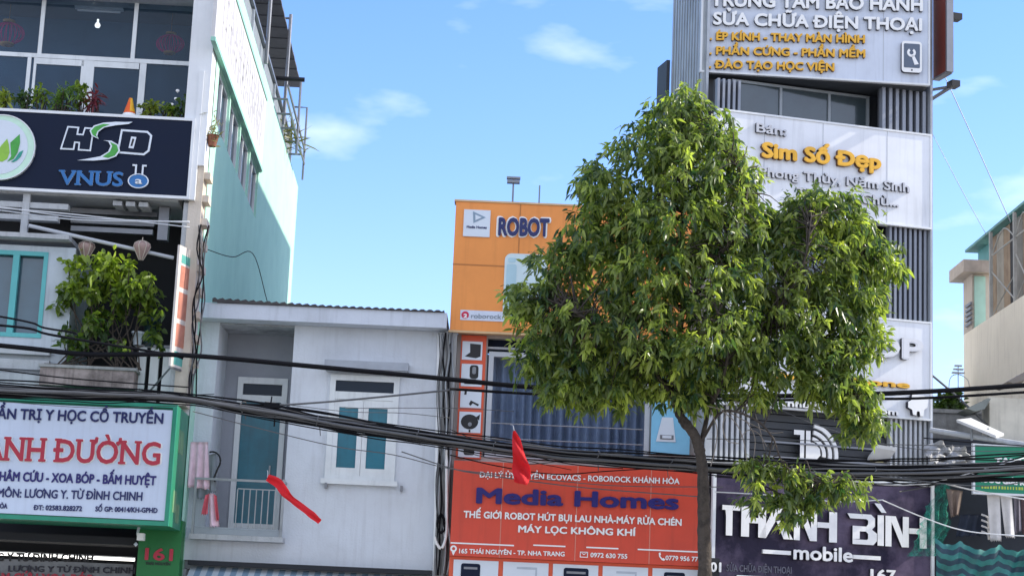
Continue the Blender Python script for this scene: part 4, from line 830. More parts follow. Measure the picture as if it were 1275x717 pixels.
# blue poster right of window
r = F.quad((813, 440), (862, 442), (858, 566), (811, 564), .15)
t = thing('wall_poster', 'pale blue poster with a white appliance beside the tree trunk', 'poster', F, ((r[0] + r[1]) / 2, .15, r[2]))
mb = MB(); mb.box(r[0], r[1], .17, .245, r[2], r[3]); part('panel', mb, posterblue, t)
a = F.rect(821, 519, 840, 546, .165); mb = MB(); mb.prism([(a[0] + .05, a[3]), (a[1] - .04, a[3]), (a[1], a[2] + .08), (a[1] + .02, a[2] - .06), (a[0] - .05, a[2] - .06), (a[0] - .02, a[2] + .08)], .155, .169, 0); mb.box(a[0] + .02, a[1] - .02, .148, .1545, a[2] - .02, a[2] + .06, 1); mb.box(a[0] + .06, a[1] - .06, .140, .1475, a[2] - .0, a[2] + .05, 0)
part('printed_product', mb, [picwhite, metal], t)
# red shop sign
rs = F.quad((565, 572), (876, 587), (876, 702), (560, 694), -.3)
t = thing('shop_sign', 'large red shop sign reading Media Homes in blue letters', 'sign', F, ((rs[0] + rs[1]) / 2, -.3, rs[2]))
mb = MB(); mb.box(rs[0], rs[1], -.3, .24, rs[2], rs[3]); part('board', mb, redor, t)
mb = MB()
for x in (624.5, 718, 810): u = F.p(x, 630, -.3)[0]; mb.box(u - .008, u + .008, -.304, -.3003, rs[2], rs[3])
part('panel_joint', mb, M('red_joint', (.60, .22, .16), .5, 0), t)
dR = -.305
part('lettering', text(F, 'ĐẠI LÝ ỦY QUYỀN ECOVACS - ROBOROCK KHÁNH HÒA', 596.5, 594, 846, 602.5, 7.6, dR, .016, .03), [letter_white, letter_white], t)
part('lettering', text(F, 'Media Homes', 592.5, 626.3, 845, 634.5, 21, dR, .03, .045), [letter_blue, letter_navy], t)
part('lettering', text(F, 'THẾ GIỚI ROBOT HÚT BỤI LAU NHÀ-MÁY RỬA CHÉN', 577, 644, 848.5, 654.3, 9.2, dR, .016, .04), [letter_white, letter_white], t)
part('lettering', text(F, 'MÁY LỌC KHÔNG KHÍ', 645, 662.3, 791.5, 667, 9.2, dR, .016, .04), [letter_white, letter_white], t)
part('lettering', text(F, '165 THÁI NGUYÊN - TP. NHA TRANG', 571.5, 688.3, 703, 692.3, 6.2, dR, .01, .035), [letter_white, letter_white], t)
part('lettering', text(F, '0972 630 755', 735, 693.2, 781, 695.2, 6.2, dR, .01, .035), [letter_white, letter_white], t)
part('lettering', text(F, '0779 956 77', 828.5, 696.8, 869, 698.6, 6.2, dR, .01, .03), [letter_white, letter_white], t)
for x0, y0, x1, y1 in ((561, 676, 640, 678), (664, 678, 704, 680), (730, 681, 770, 682.5), (794, 683.6, 870, 686.6)):
    a, b = F.p(x0, y0, dR), F.p(x1, y1, dR); z = (a[1] + b[1]) / 2; mb = MB(); mb.box(a[0], b[0], dR - .006, dR, z - .012, z + .012); part('rule', mb, letter_white, t)
c = F.p(564.8, 682.5, dR); mb = MB(); ring(mb, c[0], c[1], .028, .058, dR - .008, dR, 20); mb.prism([(c[0] - .03, c[1] - .056), (c[0] + .03, c[1] - .056), (c[0], c[1] - .12)], dR - .008, dR); part('pin_icon', mb, letter_white, t)
c = F.p(727, 690, dR); mb = MB(); mb.frame(c[0] - .07, c[0] + .07, c[1] - .05, c[1] + .05, dR - .008, dR, .013); mb.prism([(c[0] - .055, c[1] + .036), (c[0], c[1] - .008), (c[0] + .055, c[1] + .036), (c[0], c[1] + .012)], dR - .008, dR); part('envelope_icon', mb, letter_white, t)
c = F.p(823.5, 692.5, dR); mb = MB(); mb.prism([(c[0] - .05, c[1] + .06), (c[0] - .02, c[1] + .075), (c[0] - .01, c[1] + .03), (c[0] - .025, c[1] + .015), (c[0] + .015, c[1] - .03), (c[0] + .035, c[1] - .02), (c[0] + .07, c[1] - .045), (c[0] + .05, c[1] - .07), (c[0] + .01, c[1] - .06), (c[0] - .04, c[1])], dR - .008, dR); part('phone_icon', mb, letter_white, t)
# display panels under the red sign
t = thing('display_band', 'red framed band of white product panels under the Media Homes sign', 'sign', F, ((rs[0] + rs[1]) / 2, -.2, rs[2] - 1.0))
mb = MB(); mb.box(rs[0], rs[1], -.22, .24, rs[2] - 1.0, rs[2] - .004); part('strip', mb, redor2, t)
for k, (x0, x1, pr) in enumerate(((564.5, 620.5, (574, 598)), (626.5, 683, None), (688.5, 745, (702, 733)), (750.5, 807, None), (812.5, 870, (827, 853)))):
    u0, u1 = F.p(x0, 706, -.22)[0], F.p(x1, 706, -.22)[0]; zz = rs[2] - .06
    mb = MB(); mb.box(u0, u1, -.235, -.2205, zz - .85, zz); p_ = part('picture', mb, picwhite, t)
    if pr:
        a, b = F.p(pr[0], 706, -.24)[0], F.p(pr[1], 706, -.24)[0]; mb = MB(); mb.prism(rrect(a, b, zz - .7, zz - .06, .04), -.243, -.2355, 0); mb.box(a + .05, b - .05, -.247, -.2435, zz - .16, zz - .12, 1); part('printed_product', mb, [navy, metal], p_)
    else:
        mb = MB(); a = u0 + (u1 - u0) * .3; b = u0 + (u1 - u0) * .75; mb.box(a, b, -.238, -.2355, zz - .12, zz - .08); mb.box(b - .03, b, -.2385, -.2356, zz - .5, zz - .1); part('printed_product', mb, M('print_grey', (.42, .48, .55), .5), p_)
mb = MB(); mb.box(ol, orr, .6, .7, 0, rs[2] - 1.0); part('shutter_door', mb, steel, O)
# ------------------------------------------------------------------ tower on the right
F = FT
tl = F.p(884, 540)[0]; tr = F.p(1157.5, 400)[0]
zt_ = F.p(873, -56, 0)[1]
T = thing('tower_house', 'narrow grey tower house stacked with phone repair signs', 'building', F, ((tl + tr) / 2, 5, 0))
RC = .55                                           # depth of the window recesses
DS = min(np.arange(.8, 6, .05), key=lambda q: abs(F.p(836, 80, q)[0] - (tl - .11)))
mb = MB(); mb.box(tl, tr, RC + .3, DS, 0, zt_ - .02); part('core', mb, darkgrey, T)
X0 = 5.3
def caster(px, py):                                # where the roof edge must stand for its shadow to fall on this point of the mint wall
    u, z = FS.p(px, py); q = FS.w(u, 0, z); t = X0 - q[0]; return q[1] + t * math.tan(SUN_BACK), q[2] + t / math.cos(SUN_BACK) * math.tan(SUN_EL)
(ya, za), (yb, zb_) = caster(275, 128), caster(362, 309)
print('rear wing', ya, za, yb, zb_)
mb = MB(); mb.add([(X0, ya, 0), (7.6, ya, 0), (7.6, yb, 0), (X0, yb, 0), (X0, ya, za), (7.6, ya, za), (7.6, yb, zb_), (X0, yb, zb_)], [(0, 1, 5, 4), (1, 2, 6, 5), (2, 3, 7, 6), (3, 0, 4, 7), (4, 5, 6, 7)]); part('shadow_wing', remap(mb, WLD, FT), M('tower_render', (.40, .42, .43), .85, .2, .8, streak=.4), T)  # unseen wing added, its size set by the shadow wanted on the mint wall
# corrugated side cladding, reaching from the front to the rear
n = 24; mb = MB()
for k in range(n):
    a, b = .5 + (DS - .5) * k / n, .5 + (DS - .5) * (k + 1) / n; o = .05 if k % 2 else 0
    mb.quad((tl - .06 - o, a, 0), (tl - .06 - o, b, 0), (tl - .06 - o, b, zt_), (tl - .06 - o, a, zt_))
    mb.quad((tl - .06, b, 0), (tl - .11, b, 0), (tl - .11, b, zt_), (tl - .06, b, zt_))
mb.box(tl - .055, tl - .002, .48, DS, 0, zt_); mb.box(tl - .1, tl - .002, -.02, .475, 0, FT.p(884, 150)[1])
part('corrugated_side', mb, M('zinc_sheet', (.42, .45, .47), .45, .25, 1.2, metal=.2, streak=.5), T)
u = F.p(831, 84, 6)[0]; ur_ = F.p(827, 84, DS + .2)[0]; mb = MB(); mb.box(ur_, tl - .12, DS + .05, DS + .6, 0, F.p(831, 78, DS + .2)[1]); part('rear_stair_block', mb, darkgrey, T)
# window bands
def band(z0, z1, uw0, uw1, sl, sr, header, zl=None):
    """dark recess with a strip window between slat screens"""
    mb = MB(); mb.box(uw0, uw1, RC + .2, RC + .28, z0 - .05, z1 + .05); part('recess_lining', mb, dark, T)
    if header is not None:
        w0 = MB(); w0.frame(uw0, uw1, z0 + .02, header, RC + .05, RC + .15, .05)
        for k in (1, 2): uu = uw0 + (uw1 - uw0) * (k / 3 + (.02 if k == 1 else .04)); w0.box(uu - .025, uu + .025, RC + .05, RC + .15, z0 + .07, header - .05)
        f = part('window', w0, M('window_alu', (.28, .31, .33), .4), T); w0 = MB(); w0.box(uw0 + .05, uw1 - .05, RC + .09, RC + .11, z0 + .07, header - .05); part('pane', w0, M('tower_glass', (.055, .075, .085), .08, .2, 2, spec=.8), f)
    for (a, b, n, m), z1 in ((sl, zl or z1), (sr, z1)):
        if n:
            bk = MB(); bk.box(a, b, .19, .21, z0, z1); scr = part('slat_screen', bk, M('screen_back', (.055, .06, .07), .6), T)
            mb = MB(); w = (b - a) / n
            for k in range(n): mb.box(a + w * (k + .15), a + w * (k + .62), .05, .185, z0, z1)
            part('slats', mb, m, scr)
zA0 = (F.p(935, 142)[1] + F.p(1155, 170)[1]) / 2; zA1 = (FB.p(873, 94)[1] + FB.p(1155, 102.5)[1]) / 2 - .02
zS0 = (F.p(1155, 285)[1] + F.p(1090, 278)[1]) / 2
zO1 = (F.p(1155, 403)[1] + F.p(1110, 398)[1]) / 2; zO0 = (F.p(1157, 525)[1] + F.p(900, 500)[1]) / 2
zT1 = (F.p(1160, 606)[1] + F.p(895, 580)[1]) / 2
band(zA0, zA1, F.p(926, 130)[0], F.p(1100, 150)[0], (tl, F.p(926, 120)[0], 5, slat), (F.p(1099, 130)[0], tr, 7, slat), F.p(1010, 112, RC + .1)[1], F.p(900, 99, .1)[1])
band(zO1, zS0, F.p(935, 340)[0], F.p(1108, 340)[0], (tl, F.p(935, 340)[0], 5, slat), (F.p(1108, 340)[0], tr, 8, slat), F.p(1098, 305)[1])
# dark cladding with horizontal boards between the ÓP sign and the purple sign
uw0, uw1 = F.p(937, 550)[0], F.p(1109, 565)[0]
mb = MB()
for k in range(9):
    z = zT1 + .02 + k * .135
    if z < zO0: mb.box(uw0, uw1, .22, .30, z, z + .118)
part('board_cladding', mb, darkgrey, T)
band(zT1 + .02, zO0 - .01, uw0, uw1, (tl, uw0, 8, slat_lt), (uw1, tr, 8, slat_lt), None)
a = F.p(905, 593, -.1); mb = MB(); mb.box(tl, F.p(955, 595)[0], -.12, .15, zT1 - .01, zT1 + .10); part('balcony_edge', mb, white, T)
mb = MB(); mb.box(uw0 + .2, uw1, .02, .05, zT1 + .28, zT1 + .31); mb.box(uw0 + .2, uw1, .02, .05, zT1 + .55, zT1 + .58); part('balcony_rail', mb, metal, T)
# fascia strips, right edge
mb = MB(); mb.box(tr + .002, tr + .05, -.03, DS, 0, zt_); part('edge_trim', mb, M('edge_grey', (.36, .39, .43), .5, .15), T)

def acpsign(F, u0, u1, z0, z1, joints, label, m, d0=-.05, d1=.18):
    t = thing('shop_sign', label, 'sign', F, ((u0 + u1) / 2, 0, z0))
    mb = MB(); mb.box(u0, u1, d0, d1, z0, z1); part('board', mb, m, t)
    mb = MB(); mb.frame(u0 - .01, u1 + .015, z0 - .02, z1 + .02, d0 - .02, d0 + .06, .035); part('trim', mb, white, t)
    mb = MB()
    for px, py in joints: u = F.p(px, py)[0]; mb.box(u - .006, u + .006, d0 - .003, d0 - .0003, z0, z1)
    if joints: part('panel_joint', mb, M('joint_grey', (.42, .44, .47), .5, 0), t)
    return t
WH = [letter_white, letter_dark]; GD = [letter_gold, letter_brown]
t = acpsign(F, tl, tr, zS0, zA0, ((1023, 200), (1103, 220), (950, 200)), 'white board with yellow letters reading Sim Số Đẹp', acp)
d = -.052
SG = M('letter_silver', (.50, .51, .54), .4, .05)
for s, x0, y0, x1, y1, cap, th, ms, bo in (('Bán:', 940, 165.5, 978, 171, 12.5, .06, [SG, letter_dark], .03), ('Sim Số Đẹp', 946, 197.5, 1095, 213, 21, .085, GD, .06),
        ('Phong Thủy, Năm Sinh', 944, 220, 1131, 240.5, 12.5, .05, [SG, letter_dark], .03), ('Theo Gia Chủ...', 990, 246, 1118, 258.5, 13, .05, [SG, letter_dark], .03)):
    part('lettering', text(F, s, x0, y0, x1, y1, cap, d, th, bo), ms, t)
t = acpsign(F, tl, tr, zO0, zO1, ((1060, 470),), 'white board with large grey letters ending in ÓP above the balcony logo', acp)
part('lettering', text(F, 'TRẢ GÓP', 915, 430, 1147, 450, 29, d, .09, .05), [M('letter_pale', (.66, .67, .69), .4, .04), M('letter_return_grey', (.10, .10, .11), .5)], t)
part('lettering', text(F, 'Sửa chữa iphone', 890, 466, 1131, 484, 9.5, d, .07, .05), GD, t)
part('lettering', text(F, 'www.thanhbinhmobile.com', 908, 500.5, 1117, 517.5, 8.5, d, .06, .04), WH, t)
bob = [F.p(x, y) for x, y in ((1131, 492), (1147, 494), (1151, 499), (1150, 508), (1146, 511), (1145, 519), (1141, 519), (1140, 513), (1137, 513), (1136, 518), (1132, 517), (1131, 511), (1126, 508), (1126, 501), (1130, 499))]
mb = MB(); mb.prism(bob, d - .10, d, 0, 1); part('phone_emblem', mb, WH, t)
c = F.p(902, 477); mb = MB(); mb.prism(ellipse(*c, .09, .09, 20), d - .06, d, 0, 1); part('round_mark', mb, WH, t)
# white tb logo on the dark cladding
u0, u1, z0, z1 = F.rect(987, 535, 1042, 576, .1)
t = thing('logo_sign', 'white one and b logo with radio arcs on the dark balcony cladding', 'sign', F, ((u0 + u1) / 2, .1, z0))
w = u1 - u0; h = z1 - z0; X = lambda a: u0 + w * a; Y = lambda b: z0 + h * b
mb = MB(); mb.prism([(X(0), Y(1)), (X(.23), Y(1)), (X(.23), Y(0)), (X(.14), Y(0)), (X(.14), Y(.84)), (X(0), Y(.84))], .04, .1, 0, 1)
mb.prism([(X(.27), Y(1)), (X(.37), Y(1)), (X(.37), Y(.62)), (X(.46), Y(.60)), (X(.58), Y(.42)), (X(.60), Y(.2)), (X(.5), Y(.03)), (X(.27), Y(0))], .04, .1, 0, 1)
for r0_, r1_ in ((.28, .36), (.42, .50), (.56, .64)): ring(mb, X(.36), Y(.22), r0_ * w, r1_ * w, .04, .1, 12, 0, rad(-8), rad(80))
part('logo_shape', mb, WH, t)
# tilted floodlight box on the balcony
u0, u1, z0, z1 = F.rect(1083, 554, 1110, 574, .05)
t = thing('floodlight', 'boxy floodlight tilted on the balcony beside the white slats', 'lamp', F, ((u0 + u1) / 2, -.1, z0))
mb = MB(); mb.add([(u0 + .05, -.15, z1), (u1, -.15, z1 - .03), (u1 - .02, .12, z0 + .05), (u0, .12, z0 + .06), (u0 + .05, -.12, z1 - .06), (u1, -.12, z1 - .09), (u1 - .02, .15, z0), (u0, .15, z0)], [(0, 1, 2, 3), (4, 7, 6, 5), (0, 4, 5, 1), (1, 5, 6, 2), (2, 6, 7, 3), (3, 7, 4, 0)]); part('housing', mb, white, t)
mb = MB(); mb.box(u0 + .05, u1 - .12, .13, .2, z0 - .02, z0 + .10); part('gear_box', mb, M('gear_yellow', (.42, .38, .12), .5), t)
# lamp bracket and stays at the right edge
a, b = F.p(1157, 130, .3), F.p(1175, 106, -.3); mb = MB(); mb.tube([(tr + .05, .3, a[1]), (tr + .32, -.3, b[1])], .035, 6); mb.tube([(tr + .05, .1, b[1]), (tr + .36, -.3, b[1])], .03, 6)
t = thing('sign_lamp', 'small floodlight on a slanted arm at the right edge of the tower', 'lamp', F, (tr + .05, .3, a[1])); part('arm', mb, metal, t); mb = MB(); mb.box(tr + .25, tr + .42, -.42, -.2, b[1] - .03, b[1] + .09); part('lamp_head', mb, black, t)
# purple sign
q = F.quad((897, 590), (1161, 608), (1162, 728), (893, 724), -.15)
zt2 = zT1 - .03; u0, u1 = tl + .02, F.p(1161, 660, -.15)[0]; z0 = F.p(1160, 740, -.15)[1]
t = thing('shop_sign', 'dark purple sign with white letters reading THANH BÌNH mobile', 'sign', F, ((u0 + u1) / 2, -.15, z0))
mb = MB(); mb.box(u0, u1, -.15, .15, z0, zt2); part('board', mb, purple, t)
mb = MB(); mb.frame(u0 - .01, u1 + .02, z0, zt2 + .02, -.19, -.10, .06); part('trim', mb, white, t)
dP = -.155
def Q(x, y): return F.p(880 + x * .2314, 600 + y * .2314, dP)
LW = M('letter_brushed', (.84, .84, .83), .35, .08, 5)
def glyphs(mb, parent):
    """stencil capitals: each stroke in a box 0..1 of its letter, drawn with a cut-off style"""
    G = {'T': [[(0, 1), (1, 1), (1, .84), (0, .84)], [(.18, .838), (.58, .838), (.58, 0), (.22, 0), (.22, .6)]],
         'H': [[(0, 1), (.32, 1), (.32, 0), (0, 0)], [(.69, 1), (1, 1), (1, 0), (.69, 0)], [(.322, .64), (.688, .64), (.688, .46), (.322, .46)]],
         'A': [[(0, 0), (.20, 0), (.68, 1), (.42, 1)], [(.50, .58), (.66, .62), (1, 0), (.72, 0)]],
         'N': [[(0, 1), (.26, 1), (.26, 0), (0, 0)], [(.262, 1), (.44, 1), (.74, .40), (.74, .0), (.70, 0), (.262, .80)], [(.742, 1), (1, 1), (1, 0), (.742, 0)]],
         'h': [[(.0, .64), (.598, .64), (.598, .46), (0, .46)], [(.60, 1), (1, 1), (1, 0), (.60, 0)]],
         'B': [[(0, 1), (.80, 1), (.93, .88), (.93, .62), (.84, .52), (.84, .50), (.64, .50), (.64, .60), (.70, .68), (.70, .80), (.64, .84), (.1, .84)], [(.18, .60), (.638, .60), (.638, .43), (.18, .43)], [(.18, .428), (.42, .428), (.42, .18), (.18, .16)], [(.18, .158), (.66, .158), (.70, .2), (.70, .36), (.64, .42), (.64, .4985), (.84, .4985), (1, .38), (1, .14), (.88, 0), (.18, 0)]],
         'I': [[(0, 1), (1, 1), (1, 0), (0, 0)]]}
    for ch, x0, x1 in (('T', 72, 168), ('H', 175, 308), ('A', 272, 455), ('N', 458, 582), ('h', 584, 690), ('B', 745, 905), ('I', 908, 942), ('N', 950, 1076), ('h', 1078, 1172)):
        yt = lambda x: 122 + (x - 72) * .066; yb = lambda x: 284 + (x - 72) * .068
        A, Bp = Q(x0, yb(x0)), Q(x1, yb(x1)); Ct = Q(x0, yt(x0))
        u0, u1 = A[0], Bp[0]; zb = (A[1] + Bp[1]) / 2; hh = Ct[1] - A[1]
        for st in G[ch]: mb.prism([(u0 + (u1 - u0) * x, zb + hh * y) for x, y in st], dP - .08, dP, 0, 1)
    a = Q(905, 146); mb.prism([(a[0] - .07, a[1] + .10), (a[0] + .05, a[1] + .10), (a[0] + .17, a[1] - .06), (a[0] + .07, a[1] - .06)], dP - .12, dP, 0, 1)
    return mb
part('lettering', glyphs(MB(), t), [LW, letter_dark], t)
def P2(x, y): return 880 + x * .2314, 600 + y * .2314
part('lettering', text(F, 'mobile', *P2(455, 415), *P2(775, 432), 19, dP, .09, .035), [LW, letter_dark], t)
for x0, y0, x1, y1 in ((296, 372, 446, 381), (780, 400, 928, 410)):
    a, b = Q(x0, y0), Q(x1, y1); z = (a[1] + b[1]) / 2; mb = MB(); mb.box(a[0], b[0], dP - .06, dP, z - .035, z + .035); part('rule', mb, LW, t)
part('lettering', text(F, '167', *P2(872, 527), *P2(1010, 534), 15, dP, .06, .045), [LW, letter_dark], t)
part('lettering', text(F, 'TT', *P2(152, 560), *P2(330, 568), 15, dP, .06, .045), [LW, letter_dark], t)
part('lettering', text(F, 'SỬA CHỮA ĐIỆN THOẠI', *P2(105, 478), *P2(455, 492), 9, dP, .01, .02), [M('letter_dim', (.13, .13, .17), .5, .2)] * 2, t)
u, z = F.p(889, 712, -.5); mb = text(F, '01', 883, 711.5, 897, 712, 13, -.42, .04, .05)
t = thing('number_sign', 'small white number beside the tree trunk at the foot of the purple sign', 'sign', F, (u, -.4, z)); part('lettering', mb, WH, t)
mb = MB(); mb.box(u - .14, u + .14, -.40, -.2, z - .3, z + .25); part('panel', mb, dark, t)

# top billboard
F = FB
u0 = (F.p(873, 20)[0] + F.p(871.5, 94)[0]) / 2; u1 = F.p(1156, 50)[0]; z0 = (F.p(873, 94)[1] + F.p(1155, 102.5)[1]) / 2; z1 = F.p(1000, -55)[1]
t = acpsign(F, u0, u1, z0, z1, ((1099, 60),), 'pale top billboard of the tower with white lines over three gold ones', acp_shade, -.05, .25)
for s, x0, y0, x1, y1, cap, th, ms, bo in (('TRUNG TÂM BẢO HÀNH', 884, 9.5, 1148, 16, 18, .07, WH, .045), ('SỬA CHỮA ĐIỆN THOẠI', 887, 32.5, 1147, 40.5, 17, .07, WH, .045),
        ('. ÉP KÍNH - THAY MÀN HÌNH', 883, 51.5, 1076, 55.5, 11, .07, GD, .05), ('. PHẦN CỨNG - PHẦN MỀM', 882.5, 69.5, 1076.5, 73.5, 11, .07, GD, .05), ('. ĐÀO TẠO HỌC VIỆN', 882, 86.5, 1038, 90.3, 11, .07, GD, .05)):
    part('lettering', text(F, s, x0, y0, x1, y1, cap, d, th, bo), ms, t)
r = F.quad((1121, 54), (1146, 55), (1145, 93.5), (1120, 92.5)); mb = MB(); mb.prism(rrect(r[0], r[1], r[2], r[3], .06), d - .08, d, 0, 1); ph = part('phone_icon', mb, WH, t)
mb = MB(); mb.prism(rrect(r[0] + .04, r[1] - .04, r[2] + .09, r[3] - .05, .02), d - .085, d - .0805, 0); part('icon_screen', mb, M('icon_screen', (.10, .13, .18), .4), ph)
cx, cz = (r[0] + r[1]) / 2, (r[2] + r[3]) / 2; mb = MB(); ring(mb, cx - .01, cz + .08, .04, .085, d - .092, d - .0855, 18, 0, rad(-240), rad(60)); mb.prism([(cx - .01, cz + .02), (cx + .04, cz + .03), (cx + .13, cz - .14), (cx + .05, cz - .16)], d - .092, d - .0855); part('icon_spanner', mb, letter_white, ph)
mb = MB(); mb.prism(ellipse(cx, r[2] + .045, .016, .016, 10), d - .088, d - .0805); part('icon_button', mb, letter_dark, ph)
mb = MB()
for uu in (u0 + .3, (u0 + u1) / 2, u1 - .3): mb.box(uu - .04, uu + .04, .25, 1.0, z0 + .4, z0 + .48); mb.box(uu - .04, uu + .04, .25, 1.0, z1 - .5, z1 - .42)
part('support_arm', mb, metal, t)
mb = MB(); mb.box(u0 + .02, u1 - .02, .02, .8, z0 - .035, z0 - .025); part('soffit', mb, darkgrey, t)
# red brown fin sign projecting at the right edge
F = FT
z0 = F.p(1157, 94, -.1)[1]; z1 = F.p(1179, -50, -1.2)[1]
t = thing('fin_sign', 'red brown fin sign projecting from the right edge of the tower top', 'sign', F, (tr + .1, -.6, z0))
uu = tr + .10; dn_ = min(np.arange(-3, 0, .02), key=lambda q: abs(F.p(1178, 62, q)[0] - uu))
mb = MB(); mb.box(uu, uu + .12, dn_, .05, z0, z1); part('panel', mb, redbrown, t)
mb = MB(); mb.box(uu - .01, uu + .13, dn_ - .05, dn_ - .002, z0 - .02, z1); mb.box(uu - .01, uu + .13, dn_, .05, z0 - .04, z0 - .003); part('fin_trim', mb, metal, t)
a = F.p(1180, 20, dn_ / 2)[1]; mb = MB(); mb.tube([(uu + .121, dn_ / 2, a), (uu + .3, dn_ / 2, a)], .03, 6); mb.box(uu + .2, uu + .42, dn_ / 2 - .1, dn_ / 2 + .1, a - .07, a + .05)
part('fin_lamp', mb, black, t)
# mobile stay wires from the tower down to the cream building
# ------------------------------------------------------------------ cream building far right (its left side wall recedes)
F = FC
uf = F.p(1200, 440)[0]; un = 7.0
zc0 = (F.p(1216, 411)[1] + F.p(1275, 362)[1]) / 2
T = thing('cream_building', 'cream walled building with rusty upper sheets at the right edge', 'building', F, (3, 2, 0))
mb = MB(); mb.wall(uf, un, 0, zc0, 0, .2, []); mb.box(uf, uf + .2, .003, 8, 0, zc0 - .02); mb.box(un - .2, un, .003, 8, 0, zc0 - .02); mb.box(uf, un, .02, 8, zc0 - .3, zc0 - .03); part('wall', mb, cream, T)
ub = F.p(1213, 380, .05)[0]; zb1 = F.p(1205, 345, .0)[1]
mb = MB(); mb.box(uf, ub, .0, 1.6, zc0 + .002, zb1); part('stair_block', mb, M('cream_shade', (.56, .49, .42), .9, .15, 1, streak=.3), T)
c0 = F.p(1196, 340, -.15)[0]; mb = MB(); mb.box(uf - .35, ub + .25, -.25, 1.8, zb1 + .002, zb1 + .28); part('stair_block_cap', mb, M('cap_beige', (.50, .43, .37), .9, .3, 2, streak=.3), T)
v = F.rect(1204, 378, 1211, 403); mb = MB()
for k in range(5): z = v[2] + (v[3] - v[2]) * k / 5; mb.box(v[0], v[1], -.05, -.003, z, z + (v[3] - v[2]) / 9)
part('vent', mb, metal, T)
g0, g1 = F.p(1218, 360, .4)[0], F.p(1231, 360, .4)[0]; zt0 = F.p(1222, 298, .4)[1]
mb = MB(); mb.box(ub + .04, g0 + .02, .05, .3, zc0 + .002, zb1 - .05, 0); mb.box(g0, g1, .4, 3, zc0 + .002, zt0, 1); part('turquoise_wall', mb, [M('pale_mint', (.42, .66, .56), .8, .2), M('turquoise_sheet', (.12, .38, .38), .6, .2)], T)
ztop = (F.p(1225, 298, .25)[1] + F.p(1272, 266, .25)[1]) / 2
mb = MB(); mb.box(g0 - .1, un, .12, .7, ztop + .0, ztop + .06); part('roof_edge', mb, M('roof_turquoise', (.13, .33, .31), .6, .3), T)
xs = [1233, 1241, 1250, 1258, 1266, 1274, 1290]
for k in range(len(xs) - 1):
    a, b = F.p(xs[k], 350, .3)[0], F.p(xs[k + 1], 350, .3)[0]; mb = MB(); mb.box(a + .01, b - .01, .3, .36, zc0 + .003, ztop - .02)
    part('upper_sheet', mb, [rust, M('sheet_pale', (.44, .40, .34), .8, .3, 2, streak=.5), rust, dark, M('sheet_grey', (.27, .26, .24), .8, .3, 2, streak=.5), rust][k], T)  # the near-black sheet colours in the shade of an opening
mb = MB(); h = ztop - zc0
us = [F.p(x, 350, .1)[0] for x in (1232, 1262, 1282)]
for u in us: mb.box(u - .035, u + .035, .1, .17, zc0 + .003, ztop - .01)
for a, b in zip(us[:-1], us[1:]):
    mb.tube([(a, .15, ztop - .55), (b, .15, ztop - .55)], .02, 5); mb.tube(smooth([(a, .15, ztop - .55), ((a + b) / 2, .15, ztop - .15), (b, .15, ztop - .55)], 5), .016, 5); mb.tube([(a, .15, zc0 + h * .55), (b, .15, zc0 + .1)], .018, 5); mb.tube([(a, .15, zc0 + .1), (b, .15, zc0 + h * .35)], .014, 5)
part('steel_truss', mb, M('truss_grey', (.42, .42, .40), .6, .3, 3), T)

# low roofs between the tower and the cream building
FW = Fr(9.6, 37, 0); F = FW
mb = MB(); a = F.rect(1150, 513, 1300, 600); mb.box(a[0], a[1], 0, .3, 0, a[3]); mb.box(a[0], a[1], -.05, .35, a[3] + .002, a[3] + .08)
solo('stained_wall', mb, M('stained_grey_wall', (.28, .28, .27), .9, .45, 1.5, bump=.3, streak=.6, dirt=(.06, .06, .06)), 'stained grey wall under the small tree right of the tower', 'wall', F)
F2 = Fr(10.2, 34.4, 0); a = F2.rect(1232, 494, 1310, 560)
t = thing('low_house', 'low cream house with grey eaves beneath the cream building', 'house', F2, ((a[0] + a[1]) / 2, 0, 0))
mb = MB(); mb.box(a[0], a[1], 0, .55, 0, a[3]); part('wall', mb, M('low_cream', (.66, .62, .52), .9, .25, 1.5, streak=.4), t)
mb = MB(); e = [F2.p(x, y, -.3) for x, y in ((1204, 508), (1229, 496), (1234, 496), (1226, 509), (1214, 512))]; mb.prism(e, -.3, .5); part('eave', mb, M('eave_grey', (.22, .24, .22), .8, .3), t)
e = [F2.p(x, y, -.5) for x, y in ((1255, 475), (1285, 458), (1285, 470), (1262, 477))]; mb = MB(); mb.prism(e, -.5, .5); part('eave', mb, M('eave_brown', (.24, .21, .18), .8, .3), t)
bush(Fr(9.0, 41, 0), 1180, 506, 0, 22, 14, 260, .22, .09, lf_dk, 'small_tree', 'small green tree behind the stained wall beside the tower', zroot=0.0)
u, z = Fr(9, 41, 0).p(1193, 455); mb = MB(); FA = Fr(9, 41, 0); zz = FA.p(1193, 512)[1]; mb.tube([(u, 0, 0), (u, 0, z)], .012, 5)
mb.tube(smooth([(u - .22, 0, z - .75), (u - .18, 0, z - .3), (u, 0, z - .2), (u + .2, 0, z - .3), (u + .26, 0, z - .5)], 4), .010, 5)
for k in range(3): mb.box(u - .14 + .03 * k, u + .14 - .03 * k, -.05, .05, z - .18 + .08 * k, z - .15 + .08 * k)
solo('roof_ornament', mb, slat_lt, 'thin curled metal finial standing behind the small tree', 'ornament', FA)

F = FR
u0, u1, z0, z1 = F.rect(1162, 556, 1300, 720, .9)
mb = MB(); mb.box(u0, u1 + .5, 1.2, 1.4, 0, z1 + .2); solo('stall_backdrop', mb, M('stall_dark', (.03, .035, .045), .8, .4, 3), 'dark back wall of the clothes stall right of the purple sign', 'wall', F)
